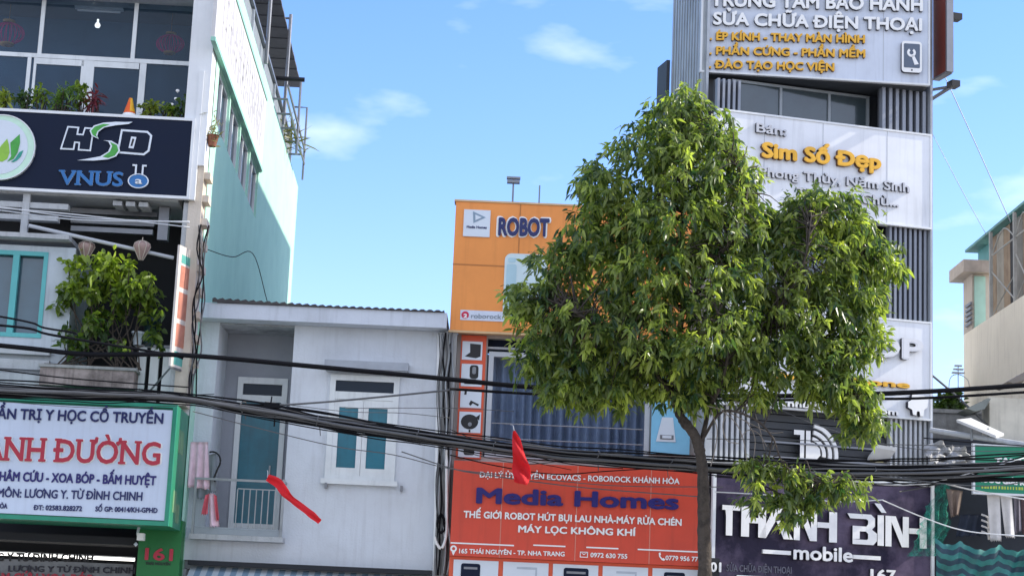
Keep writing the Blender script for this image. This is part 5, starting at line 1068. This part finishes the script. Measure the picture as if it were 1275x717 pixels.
# roof beam and crumpled sheets
a, b = F.p(1158, 535, .5), F.p(1300, 557, -.3); mb = MB(); mb.tube([(a[0], .5, a[1]), (b[0], -.3, b[1])], .05, 8); solo('roof_beam', mb, paleconc, 'pale round beam slanting over the green stall sign', 'beam', F)
u0, u1, z0, z1 = F.rect(1156, 547, 1213, 585, .3); nx, ny = 26, 14; mb = MB(); vs = []
bumps = [(rng.uniform(0, 1), rng.uniform(0, 1), rng.uniform(.05, .16), rng.normal() * .14) for _ in range(70)]
for j in range(ny + 1):
    for i in range(nx + 1):
        s, tt = i / nx, j / ny; hgt = sum(a_ * max(0, 1 - math.hypot(s - x_, tt - y_) / r_) for x_, y_, r_, a_ in bumps)
        vs.append((u0 + (u1 - u0) * s, .2 + .5 * tt - hgt, z0 + (z1 - z0) * tt * (.72 + .22 * math.sin(2.6 * s + .5) + .06 * math.sin(9 * s)) + .3 * hgt * tt))
mb.add(vs, [(j * (nx + 1) + i, j * (nx + 1) + i + 1, (j + 1) * (nx + 1) + i + 1, (j + 1) * (nx + 1) + i) for j in range(ny) for i in range(nx)])
solo('crumpled_sheet', mb, M('plastic_sheet', (.42, .42, .42), .5, .4, 5), 'crumpled pale plastic sheet heaped beside the tower and the green stall sign', 'sheet', F)
# panel lamp on two legs
P4 = [F.p(*q, d) for q, d in (((1191, 522), 0), ((1209, 520), .35), ((1250, 539), .3), ((1240, 542), -.05))]; t = thing('solar_panel', 'thin white slab on two legs above the green stall sign', 'panel', F, (P4[2][0], 0, P4[2][1] - .1))
dz = [0, .35, .3, -.05]; mb = MB(); top = [(p[0], q, p[1]) for p, q in zip(P4, dz)]; mb.add(top + [(x, y, z - .05) for x, y, z in top], [(0, 1, 2, 3), (7, 6, 5, 4)] + [(i, i + 4, (i + 1) % 4 + 4, (i + 1) % 4) for i in range(4)]); part('slab', mb, M('slab_white', (.50, .50, .48), .7, .15, 3), t)
for px, py0, py1 in ((1210, 528, 548), (1230.5, 533, 549)):
    a, b = F.p(px, py0, .15), F.p(px, py1, .15); mb = MB(); mb.tube([(a[0], .15, a[1]), (b[0], .15, b[1])], .022, 6); part('leg', mb, steel, t)
# green stall sign
q = F.quad((1212, 548), (1310, 560), (1310, 621), (1212, 611), -.2)
t = thing('shop_sign', 'green stall sign with white letters at the right edge above the white trousers', 'sign', F, ((q[0] + q[1]) / 2, -.2, q[2]))
mb = MB(); mb.box(q[0], q[1], -.2, -.12, q[2], q[3]); part('board', mb, M('green_banner', (.01, .22, .12), .5, .2, 2), t)
mb = MB(); mb.frame(q[0] - .01, q[1], q[2] - .01, q[3] + .01, -.22, -.10, .035); part('trim', mb, white, t)
part('lettering', text(F, 'TẠP HÓA', 1238, 577, 1300, 582, 8.5, -.203, .02, .06), [letter_white, letter_white], t)
part('lettering', text(F, 'NƯỚC GIẢI KHÁT', 1216, 599.5, 1296, 606, 7.5, -.203, .01, .07), [letter_white, letter_white], t)
mb = MB(); a, b = F.p(1222, 604, -.2), F.p(1300, 611, -.2); n = 22
for k in range(n): x = a[0] + (b[0] - a[0]) * k / n; mb.box(x, x + (b[0] - a[0]) / n * rng.uniform(.4, .8), -.208, -.2005, b[1] - .0, b[1] + .05)
part('printed_line', mb, M('print_yellow', (.45, .55, .08), .5), t)
# laundry, tarpaulin, net
t = thing('hanging_trousers', 'white trousers hanging under the green stall sign', 'laundry', F, (F.p(1247, 674, -.1)[0], -.1, F.p(1247, 674, -.1)[1]))
cloth(F, (1229, 616), (1245, 617), (1247, 673), (1233, 673), -.08, whitecloth, None, None, 'trouser_leg', 1, .03, parent=t); cloth(F, (1245.5, 617), (1260, 619), (1264, 669), (1252, 668), -.09, whitecloth, None, None, 'trouser_leg', 1, .03, parent=t)
cloth(F, (1178, 608), (1199, 611), (1194, 640), (1184, 644), .15, browncloth, 'brown cloth hanging beside the green net', 'laundry', 'hanging_garment', 2, .05, group='garments at the stall')
cloth(F, (1262, 620), (1270, 621), (1272, 660), (1264, 664), .05, M('grey_lilac_cloth', (.22, .2, .24), .8, .3), 'grey garment hanging right of the white trousers', 'laundry', 'hanging_garment', 1.5, .04, group='garments at the stall')
cloth(F, (1271, 621), (1290, 624), (1290, 668), (1273, 664), .1, M('dark_rose_cloth', (.16, .10, .11), .8, .3), 'dark rosy garment cut by the right edge of the picture', 'laundry', 'hanging_garment', 1.5, .04, group='garments at the stall')
cloth(F, (1196, 640), (1226, 640), (1228, 666), (1190, 668), .3, M('navy_cloth', (.025, .035, .06), .8, .3), 'dark navy cloth between the brown cloth and the white trousers', 'laundry', 'hanging_garment', 3, .05, group='garments at the stall')
for k in range(4):
    a, b = F.p(1222, 640 + k * 7, .1), F.p(1231, 650 + k * 7, .1); mb = MB(); mb.tube(smooth([(a[0], .1, a[1]), ((a[0] + b[0]) / 2 + .03, .05, (a[1] + b[1]) / 2 + .02), (b[0], .1, b[1])], 4), .018, 5)
    solo('white_strap', mb, whitecloth, 'short pale strap on the dark cloth beside the white trousers', 'strap', F, 'pale straps by the trousers')
u0, u1 = F.p(1164, 690, -.3)[0], F.p(1310, 690, -.3)[0]; z1_, z0_ = F.p(1220, 672, -.3)[1], F.p(1220, 760, -.3)[1]
nx, ny = 48, 26; vs = []; fs = []; mm = []
for j in range(ny + 1):
    for i in range(nx + 1):
        s, tt = i / nx, j / ny; f_ = 0; hp = [0, .22, .55, .80, 1.0]
        for a_, b_ in zip(hp[:-1], hp[1:]):
            if a_ <= s <= b_: f_ = 1 - abs(2 * (s - a_) / (b_ - a_) - 1) ** 2; w_ = b_ - a_
        sag = -.42 * w_ * f_ * (1 - .35 * tt) - .10 * s
        vs.append((u0 + (u1 - u0) * s, -.3 - .16 * f_ * math.sin(tt * 9 + s * 3) * .5 - .2 * tt - .05 * math.sin(s * 40 + tt * 6), z1_ + (z0_ - z1_) * tt + sag + .012 * math.sin(s * 70 + tt * 9)))
for j in range(ny):
    for i in range(nx): fs.append((j * (nx + 1) + i, j * (nx + 1) + i + 1, (j + 1) * (nx + 1) + i + 1, (j + 1) * (nx + 1) + i)); mm.append((j // 2) % 2)
mb = MB(); mb.smooth = True; mb.add(vs, fs); mb.M = mm
solo('tarpaulin', mb, [M('tarp_teal', (.035, .20, .18), .55, .4, 4), M('tarp_dark', (.02, .055, .08), .55, .3, 3)], 'teal and dark striped tarpaulin sagging under the white trousers', 'tarpaulin', F)
FN = Fr(*FT.w(FT.p(1150, 640, -.45)[0], -.45, 0)[:2], 15)
netm = bpy.data.materials.new('net_green'); netm.use_nodes = True; n_ = netm.node_tree; P_ = n_.nodes['Principled BSDF']; P_.inputs['Base Color'].default_value = (.02, .30, .21, 1); P_.inputs['Roughness'].default_value = .8
T_ = n_.nodes.new('ShaderNodeBsdfTransparent'); X_ = n_.nodes.new('ShaderNodeMixShader'); N_ = n_.nodes.new('ShaderNodeTexNoise'); N_.inputs['Scale'].default_value = 7; N_.inputs['Detail'].default_value = 6
C_ = n_.nodes.new('ShaderNodeTexCoord'); R_n = n_.nodes.new('ShaderNodeMapRange'); R_n.inputs[1].default_value = .35; R_n.inputs[2].default_value = .65; R_n.inputs[3].default_value = .12; R_n.inputs[4].default_value = .7
n_.links.new(C_.outputs['Object'], N_.inputs['Vector']); n_.links.new(N_.outputs[0], R_n.inputs[0]); n_.links.new(R_n.outputs[0], X_.inputs[0]); n_.links.new(T_.outputs[0], X_.inputs[1]); n_.links.new(P_.outputs[0], X_.inputs[2]); n_.links.new(X_.outputs[0], n_.nodes['Material Output'].inputs[0])
mb = MB(); mb.smooth = True; vs = []; ys = np.linspace(601, 692, 26); nx = 14
for j, y in enumerate(ys):
    xl = np.interp(y, [600, 615, 630, 645, 660, 692], [1169, 1166, 1158, 1150, 1140, 1133]) + rng.normal() * 2.0; xr = np.interp(y, [600, 655, 675, 692], [1180, 1184, 1172, 1166]) + rng.normal() * 1.2
    for i in range(nx + 1):
        a = FN.p(xl + (xr - xl) * i / nx, y, 0); vs.append((a[0], .07 * math.sin(i * 1.3 + j * .25) + rng.normal() * .012, a[1]))
mb.add(vs, [(j * (nx + 1) + i, j * (nx + 1) + i + 1, (j + 1) * (nx + 1) + i + 1, (j + 1) * (nx + 1) + i) for j in range(25) for i in range(nx)])
solo('shade_net', mb, netm, 'torn green shade net over the right end of the purple sign', 'net', FN)

# ------------------------------------------------------------------ street tree
TF = Fr(0, 27, 0); F = TF
def W3(px, py, d=0): u, z = F.p(px, py, d); return np.array([u, d, z])
tb = W3(874, 925); tb[2] = 0
TR = thing('street_tree', 'leafy street tree with a bent dark trunk before the orange house', 'tree', F, tuple(tb))
px2m = 27.5 / FPX
tp = [tb, W3(873, 800), W3(878, 717), W3(876, 660), W3(874, 600), W3(872, 568), W3(864, 543), W3(852, 522), W3(843, 507)]
mb = MB(); mb.smooth = True
pts = smooth([p + np.array([rng.normal() * .018, 0, 0]) for p in tp], 8); rr = np.interp(np.linspace(0, 1, len(pts)), [0, .3, .6, .8, 1], [.118, .098, .082, .076, .062]) * (1 + rng.normal(size=len(pts)) * .06)
mb.tube(pts, list(rr), 12); part('trunk', mb, bark, TR)
limbs = {'a': [(843, 507, 0), (838, 480, 0), (844, 430, .05), (850, 380, .05), (848, 320, 0), (850, 250, 0), (852, 160, 0)],
         'b': [(845, 505, 0), (820, 470, -.3), (785, 430, -.5), (735, 400, -.7), (690, 375, -.6)],
         'c': [(872, 560, 0), (878, 530, .1), (890, 490, .3), (930, 440, .5), (985, 390, .6), (1040, 340, .5), (1080, 320, .4)],
         'd': [(850, 390, .05), (880, 340, -.4), (915, 290, -.6), (930, 230, -.5), (905, 190, -.3)],
         'e': [(849, 340, 0), (810, 310, .4), (770, 270, .6), (740, 240, .6)],
         'f': [(848, 420, .05), (800, 405, .5), (750, 370, .9), (710, 330, .9)],
         'g': [(930, 440, .5), (960, 400, -.2), (1000, 330, -.6), (1010, 270, -.5)],
         'h': [(985, 390, .6), (1030, 430, .3), (1060, 480, 0), (1068, 520, -.2)],
         'i': [(874, 548, -.02), (900, 512, -.3), (940, 522, -.5), (962, 545, -.55), (978, 580, -.6), (1020, 600, -.6), (1060, 600, -.6)],
         'j': [(962, 545, -.55), (955, 580, -.5), (948, 610, -.5)],
         'k': [(838, 480, 0), (800, 465, .4), (760, 455, .6), (715, 455, .6)],
         'l': [(880, 515, .1), (900, 470, -.5), (905, 430, -.8), (890, 380, -1)]}
skel = []
for k, L_ in limbs.items():
    P_ = [W3(x, y, d) for x, y, d in L_]; pp = smooth(P_, 5); big = {'a': (.062, .012), 'c': (.040, .010), 'i': (.022, .006), 'j': (.012, .005)}.get(k, (.04, .008))
    mb = MB(); mb.smooth = True; mb.tube(pp, list(np.linspace(big[0], big[1], len(pp))), 8); part('limb', mb, bark, TR); skel += [np.array(p) for p in pp[2:]]
skel = np.array(skel)
lobes = [(850, 128, 26, 22, 0), (835, 150, 38, 34, .0), (880, 160, 36, 34, 0), (800, 185, 42, 40, 0), (868, 205, 60, 50, -.2), (912, 214, 34, 48, -.1), (750, 235, 30, 40, 0), (775, 265, 50, 48, .2), (840, 275, 62, 58, -.3), (910, 275, 55, 55, -.2), (734, 292, 30, 36, 0), (695, 325, 32, 28, 0), (745, 335, 55, 45, .1), (810, 345, 60, 52, -.4), (880, 345, 60, 52, -.4), (668, 365, 30, 24, -.1), (655, 378, 16, 12, -.1), (690, 392, 48, 34, -.1), (745, 402, 58, 42, -.2), (815, 412, 60, 42, -.4), (880, 415, 58, 45, -.5), (945, 340, 50, 50, -.1), (978, 287, 28, 32, .1), (1008, 252, 22, 20, .2), (1022, 262, 36, 36, .2), (1055, 265, 28, 30, .2), (1068, 300, 36, 34, .2), (1095, 325, 28, 22, .2), (1110, 330, 15, 14, .2), (1010, 320, 55, 52, .1), (945, 405, 55, 48, -.2), (1010, 390, 58, 50, 0), (1060, 360, 42, 42, .1), (1072, 395, 20, 24, .1), (1082, 420, 16, 16, .1), (680, 432, 34, 28, 0), (668, 455, 22, 22, 0), (720, 450, 42, 34, 0), (700, 478, 30, 24, 0), (765, 455, 40, 36, 0), (755, 485, 30, 26, 0), (812, 455, 32, 26, 0), (870, 455, 46, 30, -.1), (862, 482, 26, 20, 0), (920, 455, 46, 32, 0), (975, 445, 42, 36, 0), (1030, 440, 40, 36, 0), (1060, 440, 28, 30, 0), (1020, 475, 26, 28, 0), (1050, 482, 30, 28, 0), (1072, 505, 26, 24, 0), (1066, 528, 13, 18, 0), (1085, 525, 14, 14, 0), (940, 490, 24, 14, 0), (720, 488, 34, 20, .1), (800, 478, 28, 20, .1), (862, 498, 24, 14, .1), (835, 490, 18, 12, -.2),
         (945, 575, 16, 16, -.5), (965, 600, 26, 26, -.5), (1000, 598, 26, 24, -.5), (1035, 606, 28, 20, -.5), (1060, 606, 20, 14, -.5), (990, 620, 20, 18, -.5), (938, 612, 12, 24, -.5), (985, 640, 10, 14, -.5), (1022, 622, 20, 14, -.5), (935, 580, 8, 10, -.5)]
CC = []; BR = MB(); BR.smooth = True
LC, LD_, LN, LWd, LT = [], [], [], [], []
for li, (px, py, rx, ry, dc) in enumerate(lobes):
    small = rx < 32; low = py > 555
    dep = .42 * max(rx, ry) * px2m if low else 1.25 * max(rx, ry) * px2m
    nc = int(rx * ry / (28 if low else 16 if small else 21)) + (3 if low else 5)
    for k in range(nc):
        v = rng.normal(size=3); v /= np.linalg.norm(v); r = rng.uniform(.30, 1.0) ** .6
        gx, gz = px + v[0] * r * rx, py + v[2] * r * ry
        if any(((gx - a) / c_) ** 2 + ((gz - b) / e_) ** 2 < 1 for a, b, c_, e_ in ((846, 392, 13, 26), (798, 407, 32, 7), (856, 342, 8, 22), (722, 412, 12, 6), (905, 372, 9, 9))) and rng.uniform() < .85: continue
        c = W3(px + v[0] * r * rx, py + v[2] * r * ry, dc + v[1] * r * dep * 1.0)
        if k % 3 == 0 and ((skel - c) ** 2).sum(1).min() < .8:
            j = int(rng.choice(np.argsort(((skel - c) ** 2).sum(1))[:5])); b = skel[j]; m_ = (b + c) / 2 + np.array([0, 0, .08]) + rng.normal(size=3) * .06
            BR.tube(smooth([tuple(b), tuple(m_), tuple(c)], 3), [.012, .011, .010, .008, .006, .005, .003], 4)
        nl = rng.integers(8, 17); out = np.array([v[0], v[1], .25 * v[2]]); tdir = out * .8 + rng.normal(size=3) * .5 + np.array([0, 0, -.35]); tdir /= np.linalg.norm(tdir)
        tone = np.clip(rng.normal(.74, .14) if rng.uniform() < .26 else rng.normal(.26, .13), 0, 1)
        for q in range(nl):
            s = q / nl * .22; LC.append(c + tdir * s + rng.normal(size=3) * .02)
            LD_.append(tdir * .7 + rng.normal(size=3) * .85 + np.array([0, 0, -.48])); ls_ = rng.uniform(.55, 1.3); LN.append(.135 * ls_ * rng.uniform(.85, 1.15)); LWd.append(.043 * ls_ * rng.uniform(.85, 1.2)); LT.append(np.clip(tone + rng.normal() * .10, 0, 1))
part('twigs', BR, bark, TR)
n = len(LC); mb = MB(); foliage(mb, np.array(LC), np.array(LD_), np.array(LN), np.array(LWd), np.array(LT), .3)
part('crown', mb, Leaf('leaf_tree', (.036, .078, .038), (.42, .46, .12), .50, .32), TR)
print('tree leaves', n)
# dry hanging twigs near the trunk
mb = MB()
for L_ in ([(880, 505), (905, 512), (930, 525), (958, 538), (975, 538)], [(900, 512), (915, 525), (925, 545), (930, 575), (934, 600)], [(930, 525), (940, 545), (938, 575), (936, 610)], [(885, 510), (893, 535), (890, 560), (885, 580)], [(905, 512), (900, 530), (905, 548), (920, 552)], [(958, 538), (965, 548), (962, 560)], [(915, 500), (935, 505), (945, 530), (952, 560)], [(922, 545), (932, 535), (945, 540), (955, 556)]):
    mb.tube(smooth([W3(x, y, -.35 + rng.normal() * .05) for x, y in L_], 4), .007, 4)
part('dry_twig', mb, twigm, TR)

# ------------------------------------------------------------------ overhead cables (hung between poles outside the picture)
CF = Fr(0, 29.5, 0); F = CF
def wire(pts, r, m, label, group=None, d=0.0, name='cable', ends=True):
    P_ = [tuple(np.array([F.p(x, y, d)[0], d, F.p(x, y, d)[1]])) for x, y in pts]
    mb = MB(); mb.smooth = True; mb.tube(smooth(P_, 7), r, 6); return solo(name, mb, m, label, 'cable', F, group)
wire([(-60, 424), (40, 434), (110, 441), (228, 442), (400, 457), (560, 472), (640, 480), (760, 488), (900, 493), (1040, 491.5), (1160, 487), (1340, 475)], .042, cable, 'thickest single black cable crossing above the bundle over the door of the grey house')
wire([(560, 484), (700, 492), (900, 498), (1060, 496.5), (1160, 495), (1340, 484)], .024, cable, 'black cable just below the thick one in front of the white ÓP board', d=.1)
wire([(-60, 400), (30, 408), (60, 416), (130, 428), (210, 441), (228, 446)], .022, cable, 'black cable dropping past the turquoise window to the thick cable')
wire([(-60, 385), (0, 394), (40, 402), (55, 408), (92, 414), (95, 416)], .018, cable, 'short cable ending at the balcony bush beside the turquoise window', d=.1)
center = [(-60, 481), (0, 485), (120, 491), (240, 495), (300, 506), (340, 514), (450, 532), (560, 547), (700, 565), (800, 573), (900, 581), (1000, 586), (1160, 588), (1275, 582), (1340, 577)]
GB = 'cables of the black bundle'
cx_ = np.arange(-60, 1341, 38); cy_ = np.interp(cx_, *zip(*center)); cy_ = np.convolve(np.pad(cy_, 2, mode='edge'), [.15, .2, .3, .2, .15], 'valid')
for k in range(28):
    off = rng.normal() * 5.2; sag = rng.uniform(-2, 6); w_ = np.cumsum(rng.normal(size=len(cx_)) * .9); w_ -= np.linspace(w_[0], w_[-1], len(w_)); w_ = np.clip(w_, -6, 6) + rng.normal(size=len(cx_)) * .45
    pts = [(x, y + off * np.interp(x, [0, 240, 340, 700, 870, 1160, 1300], [.9, .6, .9, .75, .95, 1.35, 1.5]) + ww * .8 + sag * math.sin(max(0, min(1, (x - 240) / 640)) * 3.14)) for x, y, ww in zip(cx_, cy_, w_)]
    wire(pts, rng.uniform(.007, .016) if k % 4 else .025, cable if k % 3 else cablegrey, 'one of the black cables bundled across the whole street front', GB, d=rng.uniform(-.2, .2))
for px, py in ((300, 506), (395, 524), (520, 541), (615, 556), (745, 568), (835, 577), (985, 585), (1090, 588)):
    u, z = F.p(px, py, -.22); pts = [(u + rng.normal() * .01 + .02 * math.sin(a), .22 * math.cos(a) - .0, z + .085 * math.sin(a) + .02) for a in np.linspace(0, 6.3, 16)]
    mb = MB(); mb.smooth = True; mb.tube(pts, .009, 5); mb.tube([pts[0], (pts[0][0] + .03, pts[0][1] - .02, pts[0][2] - rng.uniform(.1, .25))], .007, 5); solo('cable_tie', mb, cablegrey, 'thin wire tie looped round the black cable bundle', 'tie', F, 'ties round the cable bundle')
GT = 'thin wires fanning out from the bundle'
for pts, r, lab in (([(337, 505), (420, 499), (545, 487), (560, 484.5)], .017, 'thin black cable rising from the splice on the loggia to the orange house'),
        ([(240, 497), (300, 503), (337, 505), (400, 513), (470, 527), (560, 545)], .02, 'black cable leaving the splice towards the bundle over the shutters'),
        ([(240, 512), (330, 535), (420, 556), (490, 566), (560, 583), (640, 592), (760, 604), (900, 606)], .008, 'thin wire sagging below the shutters towards the red sign'),
        ([(500, 562), (560, 582), (600, 590), (720, 606), (870, 618)], .010, 'thin wire crossing the first line of the red sign'),
        ([(330, 500), (430, 512), (500, 514), (560, 520)], .006, 'hair thin wire over the upper part of the shutters'),
        ([(430, 508), (560, 508), (640, 512)], .006, 'hair thin wire level with the shutter tops'),
        ([(560, 566), (620, 580), (690, 590), (760, 586), (860, 580)], .010, 'loose wire looping under the bundle above the red sign'),
        ([(880, 546), (1000, 548), (1110, 553), (1280, 556)], .008, 'thin pale wire crossing the one and b logo'),
        ([(880, 575), (960, 580), (1080, 601), (1160, 600), (1275, 570)], .010, 'wire dipping below the bundle in front of the white slats'),
        ([(960, 505), (1020, 530), (1090, 550), (1160, 560), (1300, 562)], .007, 'thin wire slanting from the leaves past the floodlight'),
        ([(1100, 598), (1150, 604), (1200, 590), (1300, 560)], .012, 'wire climbing from the purple sign corner over the green stall sign'),
        ([(1120, 612), (1160, 604), (1212, 588)], .012, 'short grey wire from the sign corner to the stall roof'),
        ([(890, 612), (960, 616), (1040, 624), (1100, 622)], .010, 'pale wire crossing the top of the purple sign behind the leaves'),
        ([(1098, 622), (1150, 644), (1200, 660), (1260, 666), (1330, 668)], .010, 'white rope swinging from the purple sign to the stall'),
        ([(1170, 600), (1212, 610), (1280, 622)], .012, 'pale rope under the green stall sign'),
        ([(1160, 590), (1215, 596), (1300, 599)], .012, 'dark wire across the lettering of the green stall sign'),
        ([(1150, 545), (1215, 551), (1300, 556)], .010, 'dark wire above the crumpled sheet'),
        ([(1150, 570), (1215, 572), (1300, 574)], .010, 'dark wire in front of the crumpled sheet')):
    m_ = cablegrey if 'thin' in lab or 'grey' in lab else (white if ('white' in lab or 'pale' in lab) else cable); wire(pts, r, m_, lab, GT, d=.3 if 'stall' in lab or 'rope' in lab else -.05)
GL = 'pale wires in front of the left house'
for y0, y1, y2 in ((258, 271, 277), (262, 274, 276), (259, 268, 283)):
    wire([(-60, y0 - 5), (0, y0), (100, y1), (236, y2)], .012, slat_lt, 'pale wire strung under the navy sign to the corner pier', GL, d=1.6)
wire([(-60, 452), (60, 468), (150, 476), (236, 482)], .012, cable, 'thin black wire hanging in front of the stained planter', d=.2)
wire([(236, 300), (262, 312), (290, 320), (315, 316), (333, 376)], .008, cable, 'thin dark wire looping over the shaded mint wall', d=3.5)
for k in range(14):
    x0 = rng.choice([-40, 238, 560, 1090, 1120, 890]); y0 = np.interp(x0, *zip(*center)) + rng.normal() * 6; x1 = x0 + rng.uniform(150, 330); y1 = np.interp(min(x1, 1340), *zip(*center)) + rng.normal() * 13 + 4
    wire([(x0, y0), ((x0 + x1) / 2 + rng.normal() * 20, (y0 + y1) / 2 + rng.uniform(3, 14)), (x1, y1)], rng.uniform(.005, .010), cable if k % 3 else cablegrey, 'one of the slack thin wires hanging off the black bundle', 'slack wires on the bundle', d=rng.uniform(-.3, .3))
F = Fr(0, 34.5, 0)
wire([(1171, 84), (1215, 180), (1258, 276)], .009, slat, 'thin stay wire slanting down the sky right of the tower', 'stay wires in the sky')
wire([(1160, 165), (1195, 232), (1228, 292)], .006, slat, 'fainter stay wire slanting below the first one', 'stay wires in the sky')
wire([(1157, 464), (1190, 492), (1222, 522), (1240, 540)], .022, cablegrey, 'grey stay running from the tower edge down to the white slab', 'stay wires in the sky')
# splice box on the bundle and red pennants caught in the cables
F = CF
u, z = F.p(337, 504, -.1); mb = MB(); mb.box(u - .10, u + .14, -.16, -.05, z - .05, z + .03); mb.tube([(u, -.1, z + .03), (u + .01, -.1, z + .14)], .012, 5); mb.tube([(u + .08, -.1, z - .05), (u + .08, -.1, z - .34)], .012, 5)
solo('splice_clamp', mb, cable, 'black clamp where a cable splits in front of the loggia door', 'clamp', F)
def ribbon(center, widths, d, label, name='pennant', m=redcloth, twist=1.0):
    mb = MB(); mb.smooth = True; P_ = smooth([np.array([F.p(x, y, d)[0], d, F.p(x, y, d)[1]]) for x, y in center], 6); n = len(P_); ws = np.interp(np.linspace(0, 1, n), np.linspace(0, 1, len(widths)), widths) * px2m
    vs = []; fs = []; m_ = 7
    for i, p in enumerate(P_):
        t_ = np.array(P_[min(i + 1, n - 1)]) - np.array(P_[max(i - 1, 0)]); t_ /= np.linalg.norm(t_); sd_ = np.array([t_[2], 0, -t_[0]]); 
        for k in range(m_ + 1):
            s = k / m_ - .5; vs.append(tuple(np.array(p) + sd_ * s * ws[i] * (1 + .05 * math.sin(i * .7)) + np.array([0, .16 * ws[i] * math.sin(s * 8 + i * .22 * twist) + .05 * math.sin(i * .4), 0])))
    n0 = len(vs); vs += [(x, y + .01, z) for x, y, z in vs]
    for i in range(n - 1):
        for k in range(m_): q = (i * (m_ + 1) + k, i * (m_ + 1) + k + 1, (i + 1) * (m_ + 1) + k + 1, (i + 1) * (m_ + 1) + k); fs += [q, tuple(n0 + j for j in reversed(q))]
    mb.add(vs, fs); o = thing(name, label, 'flag', F, tuple(P_[0]), 'red pennants on the cables')
    part('cloth', mb, m, o); mb = MB(); p = np.array(P_[0]); mb.tube(smooth([tuple(p), tuple(p + np.array([-.02, .15, .10])), tuple(p + np.array([-.06, .38, .14]))], 3), .006, 4); part('string', mb, slat_lt, o); return o
ribbon([(333, 594), (346, 601), (356, 614), (364, 622), (380, 634), (390, 642), (398, 649)], [9, 13, 11, 8, 9, 9, 7], -.4, 'long twisted red pennant flying in front of the loggia railing')
ribbon([(640, 536), (643, 548), (645, 562), (648, 578), (650, 592), (648, 602)], [3, 12, 14, 22, 24, 16], -.4, 'bunched red pennant hanging over the left half of the red sign', twist=2)
